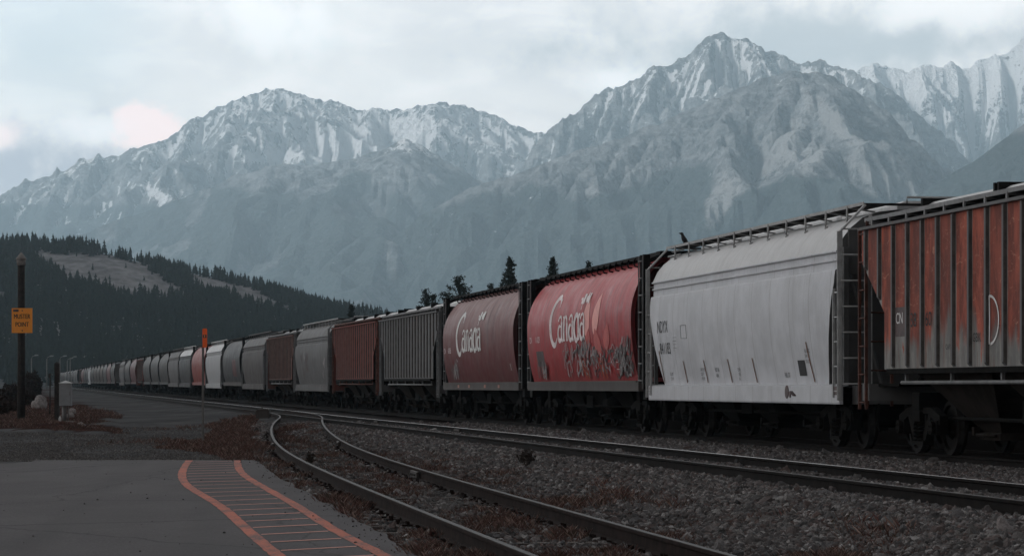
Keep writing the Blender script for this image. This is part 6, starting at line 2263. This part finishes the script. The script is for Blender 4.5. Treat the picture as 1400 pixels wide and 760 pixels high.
N = 420000
x, y = scatter_points(N, -26, 9, 20, 118, 1.35)
x2, y2 = scatter_points(90000, -34, -2, 74, 165, 1.2)
x = np.concatenate([x, x2]); y = np.concatenate([y, y2]); N = len(x)
wd = weed_amount(x, y)
keep = (rng.random(N) < wd ** 1.3 * .8) & ~((x < edge_right(y)) & (y < 52.3) & (x > -9.5))
x, y = x[keep], y[keep]
nn = fbm(x * 1.5, y * .6, 44, 3)
h = (.03 + .22 * np.clip(nn - .38, 0, 1)) * (1 + .35 * (y > 66) + .35 * (y > 84) * (x < -8))
blades('dry_weeds', x, y, h, .0032, [(0.088, 0.053, 0.046), (0.128, 0.073, 0.061), (0.068, 0.044, 0.039), (0.058, 0.048, 0.036), (0.187, 0.122, 0.102), (0.102, 0.048, 0.043), (0.255, 0.187, 0.162)])

# a few taller dead weeds that can be told apart on the ballast
m_dead = plain('dark_dead_weed', (.030, .022, .018), 1.0, 0, .4, 9)
for k, (px_, v_, hh) in enumerate([(715, 640, .34), (722, 643, .28), (727, 640, .30), (423, 640, .3)]):
    p = gp(px_, v_, 0.05); rg = np.random.default_rng(k)
    q = MB()
    for j in range(9):
        a = rg.random() * 6.28; l = hh * (.6 + .5 * rg.random()); e = .10 * rg.random()
        pts = [p, p + Vector((e * math.cos(a) * .5, e * math.sin(a) * .5, l * .5)), p + Vector((e * math.cos(a), e * math.sin(a), l))]
        q.tube(pts, [.007, .006, .004], 4)
        for t in (.5, .7, .85, .95):
            c_ = p + Vector((e * math.cos(a) * t, e * math.sin(a) * t, l * t)); s = .03
            d1 = Vector(rg.normal(0, s, 3)); q.add([c_ - d1, c_ + d1, c_ + Vector(rg.normal(0, s, 3))], [(0, 1, 2)])
    o = q.build('dead_weed', m_dead, fix=False)
    tag(o, 'dark dead weed stalk sticking up from the ballast beyond the siding' if k < 3 else 'dark dead weed stalk between the siding rails', 'weed', 'dead weed stalks on the ballast' if k < 3 else None)

# ---------------------------------------------------------------- the air: one even haze
hz_ = MB(); hz_.box((300, 5900, 740), (9500, 13000, 1492))
m_hz = bpy.data.materials.new('valley_haze'); m_hz.use_nodes = True; m_hz.node_tree.nodes.clear()
hn = NT(m_hz.node_tree)
vp = hn.node('ShaderNodeVolumePrincipled')
vp.inputs['Color'].default_value = (0.66, 0.87, 1.0, 1)
vp.inputs['Density'].default_value = HAZE_D
vp.inputs['Anisotropy'].default_value = 0.25
ho = hn.node('ShaderNodeOutputMaterial'); hn.l.new(vp.outputs[0], ho.inputs['Volume'])
tag(hz_.build('haze', m_hz), kind='stuff')

# ---------------------------------------------------------------- added out-of-view cloud shape, blocks the sun from yard, train and hill
cx_ = np.linspace(-5600, -1700, 60); cy_ = np.linspace(-4300, 1100, 76)
CX, CY = np.meshgrid(cx_, cy_)
edge = np.clip(1 - ((CX + 3650) / 1950) ** 2, 0, 1) * np.clip(1 - ((CY + 1600) / 2700) ** 2, 0, 1)
edge = np.clip(edge * 3, 0, 1) ** .5
hgt = edge * (120 + 330 * fbm(CX / 700, CY / 700, 120, 5))
und = edge * (30 + 60 * fbm(CX / 400, CY / 400, 130, 4))
Zt = 1850 + hgt; Zb = 1850 - und
V = np.concatenate([np.stack([CX, CY, Zt], -1).reshape(-1, 3), np.stack([CX, CY, Zb - .5], -1).reshape(-1, 3)])
i_ = np.arange(CX.size).reshape(CX.shape)
q = np.stack([i_[:-1, :-1], i_[:-1, 1:], i_[1:, 1:], i_[1:, :-1]], -1).reshape(-1, 4)
bnd = [(i_[0, k], i_[0, k + 1]) for k in range(59)] + [(i_[-1, k + 1], i_[-1, k]) for k in range(59)] + [(i_[k + 1, 0], i_[k, 0]) for k in range(75)] + [(i_[k, -1], i_[k + 1, -1]) for k in range(75)]
sidef = np.array([(a_, a_ + CX.size, b_ + CX.size, b_) for a_, b_ in bnd])
m_cloud = plain('cloud_vapour', (0.80, 0.81, 0.82), 1.0, 0, .05, .002, 0.0)
tag(np_mesh('cloud', V, np.concatenate([q, q[:, ::-1] + CX.size, sidef]), [m_cloud], smooth=True), kind='structure')
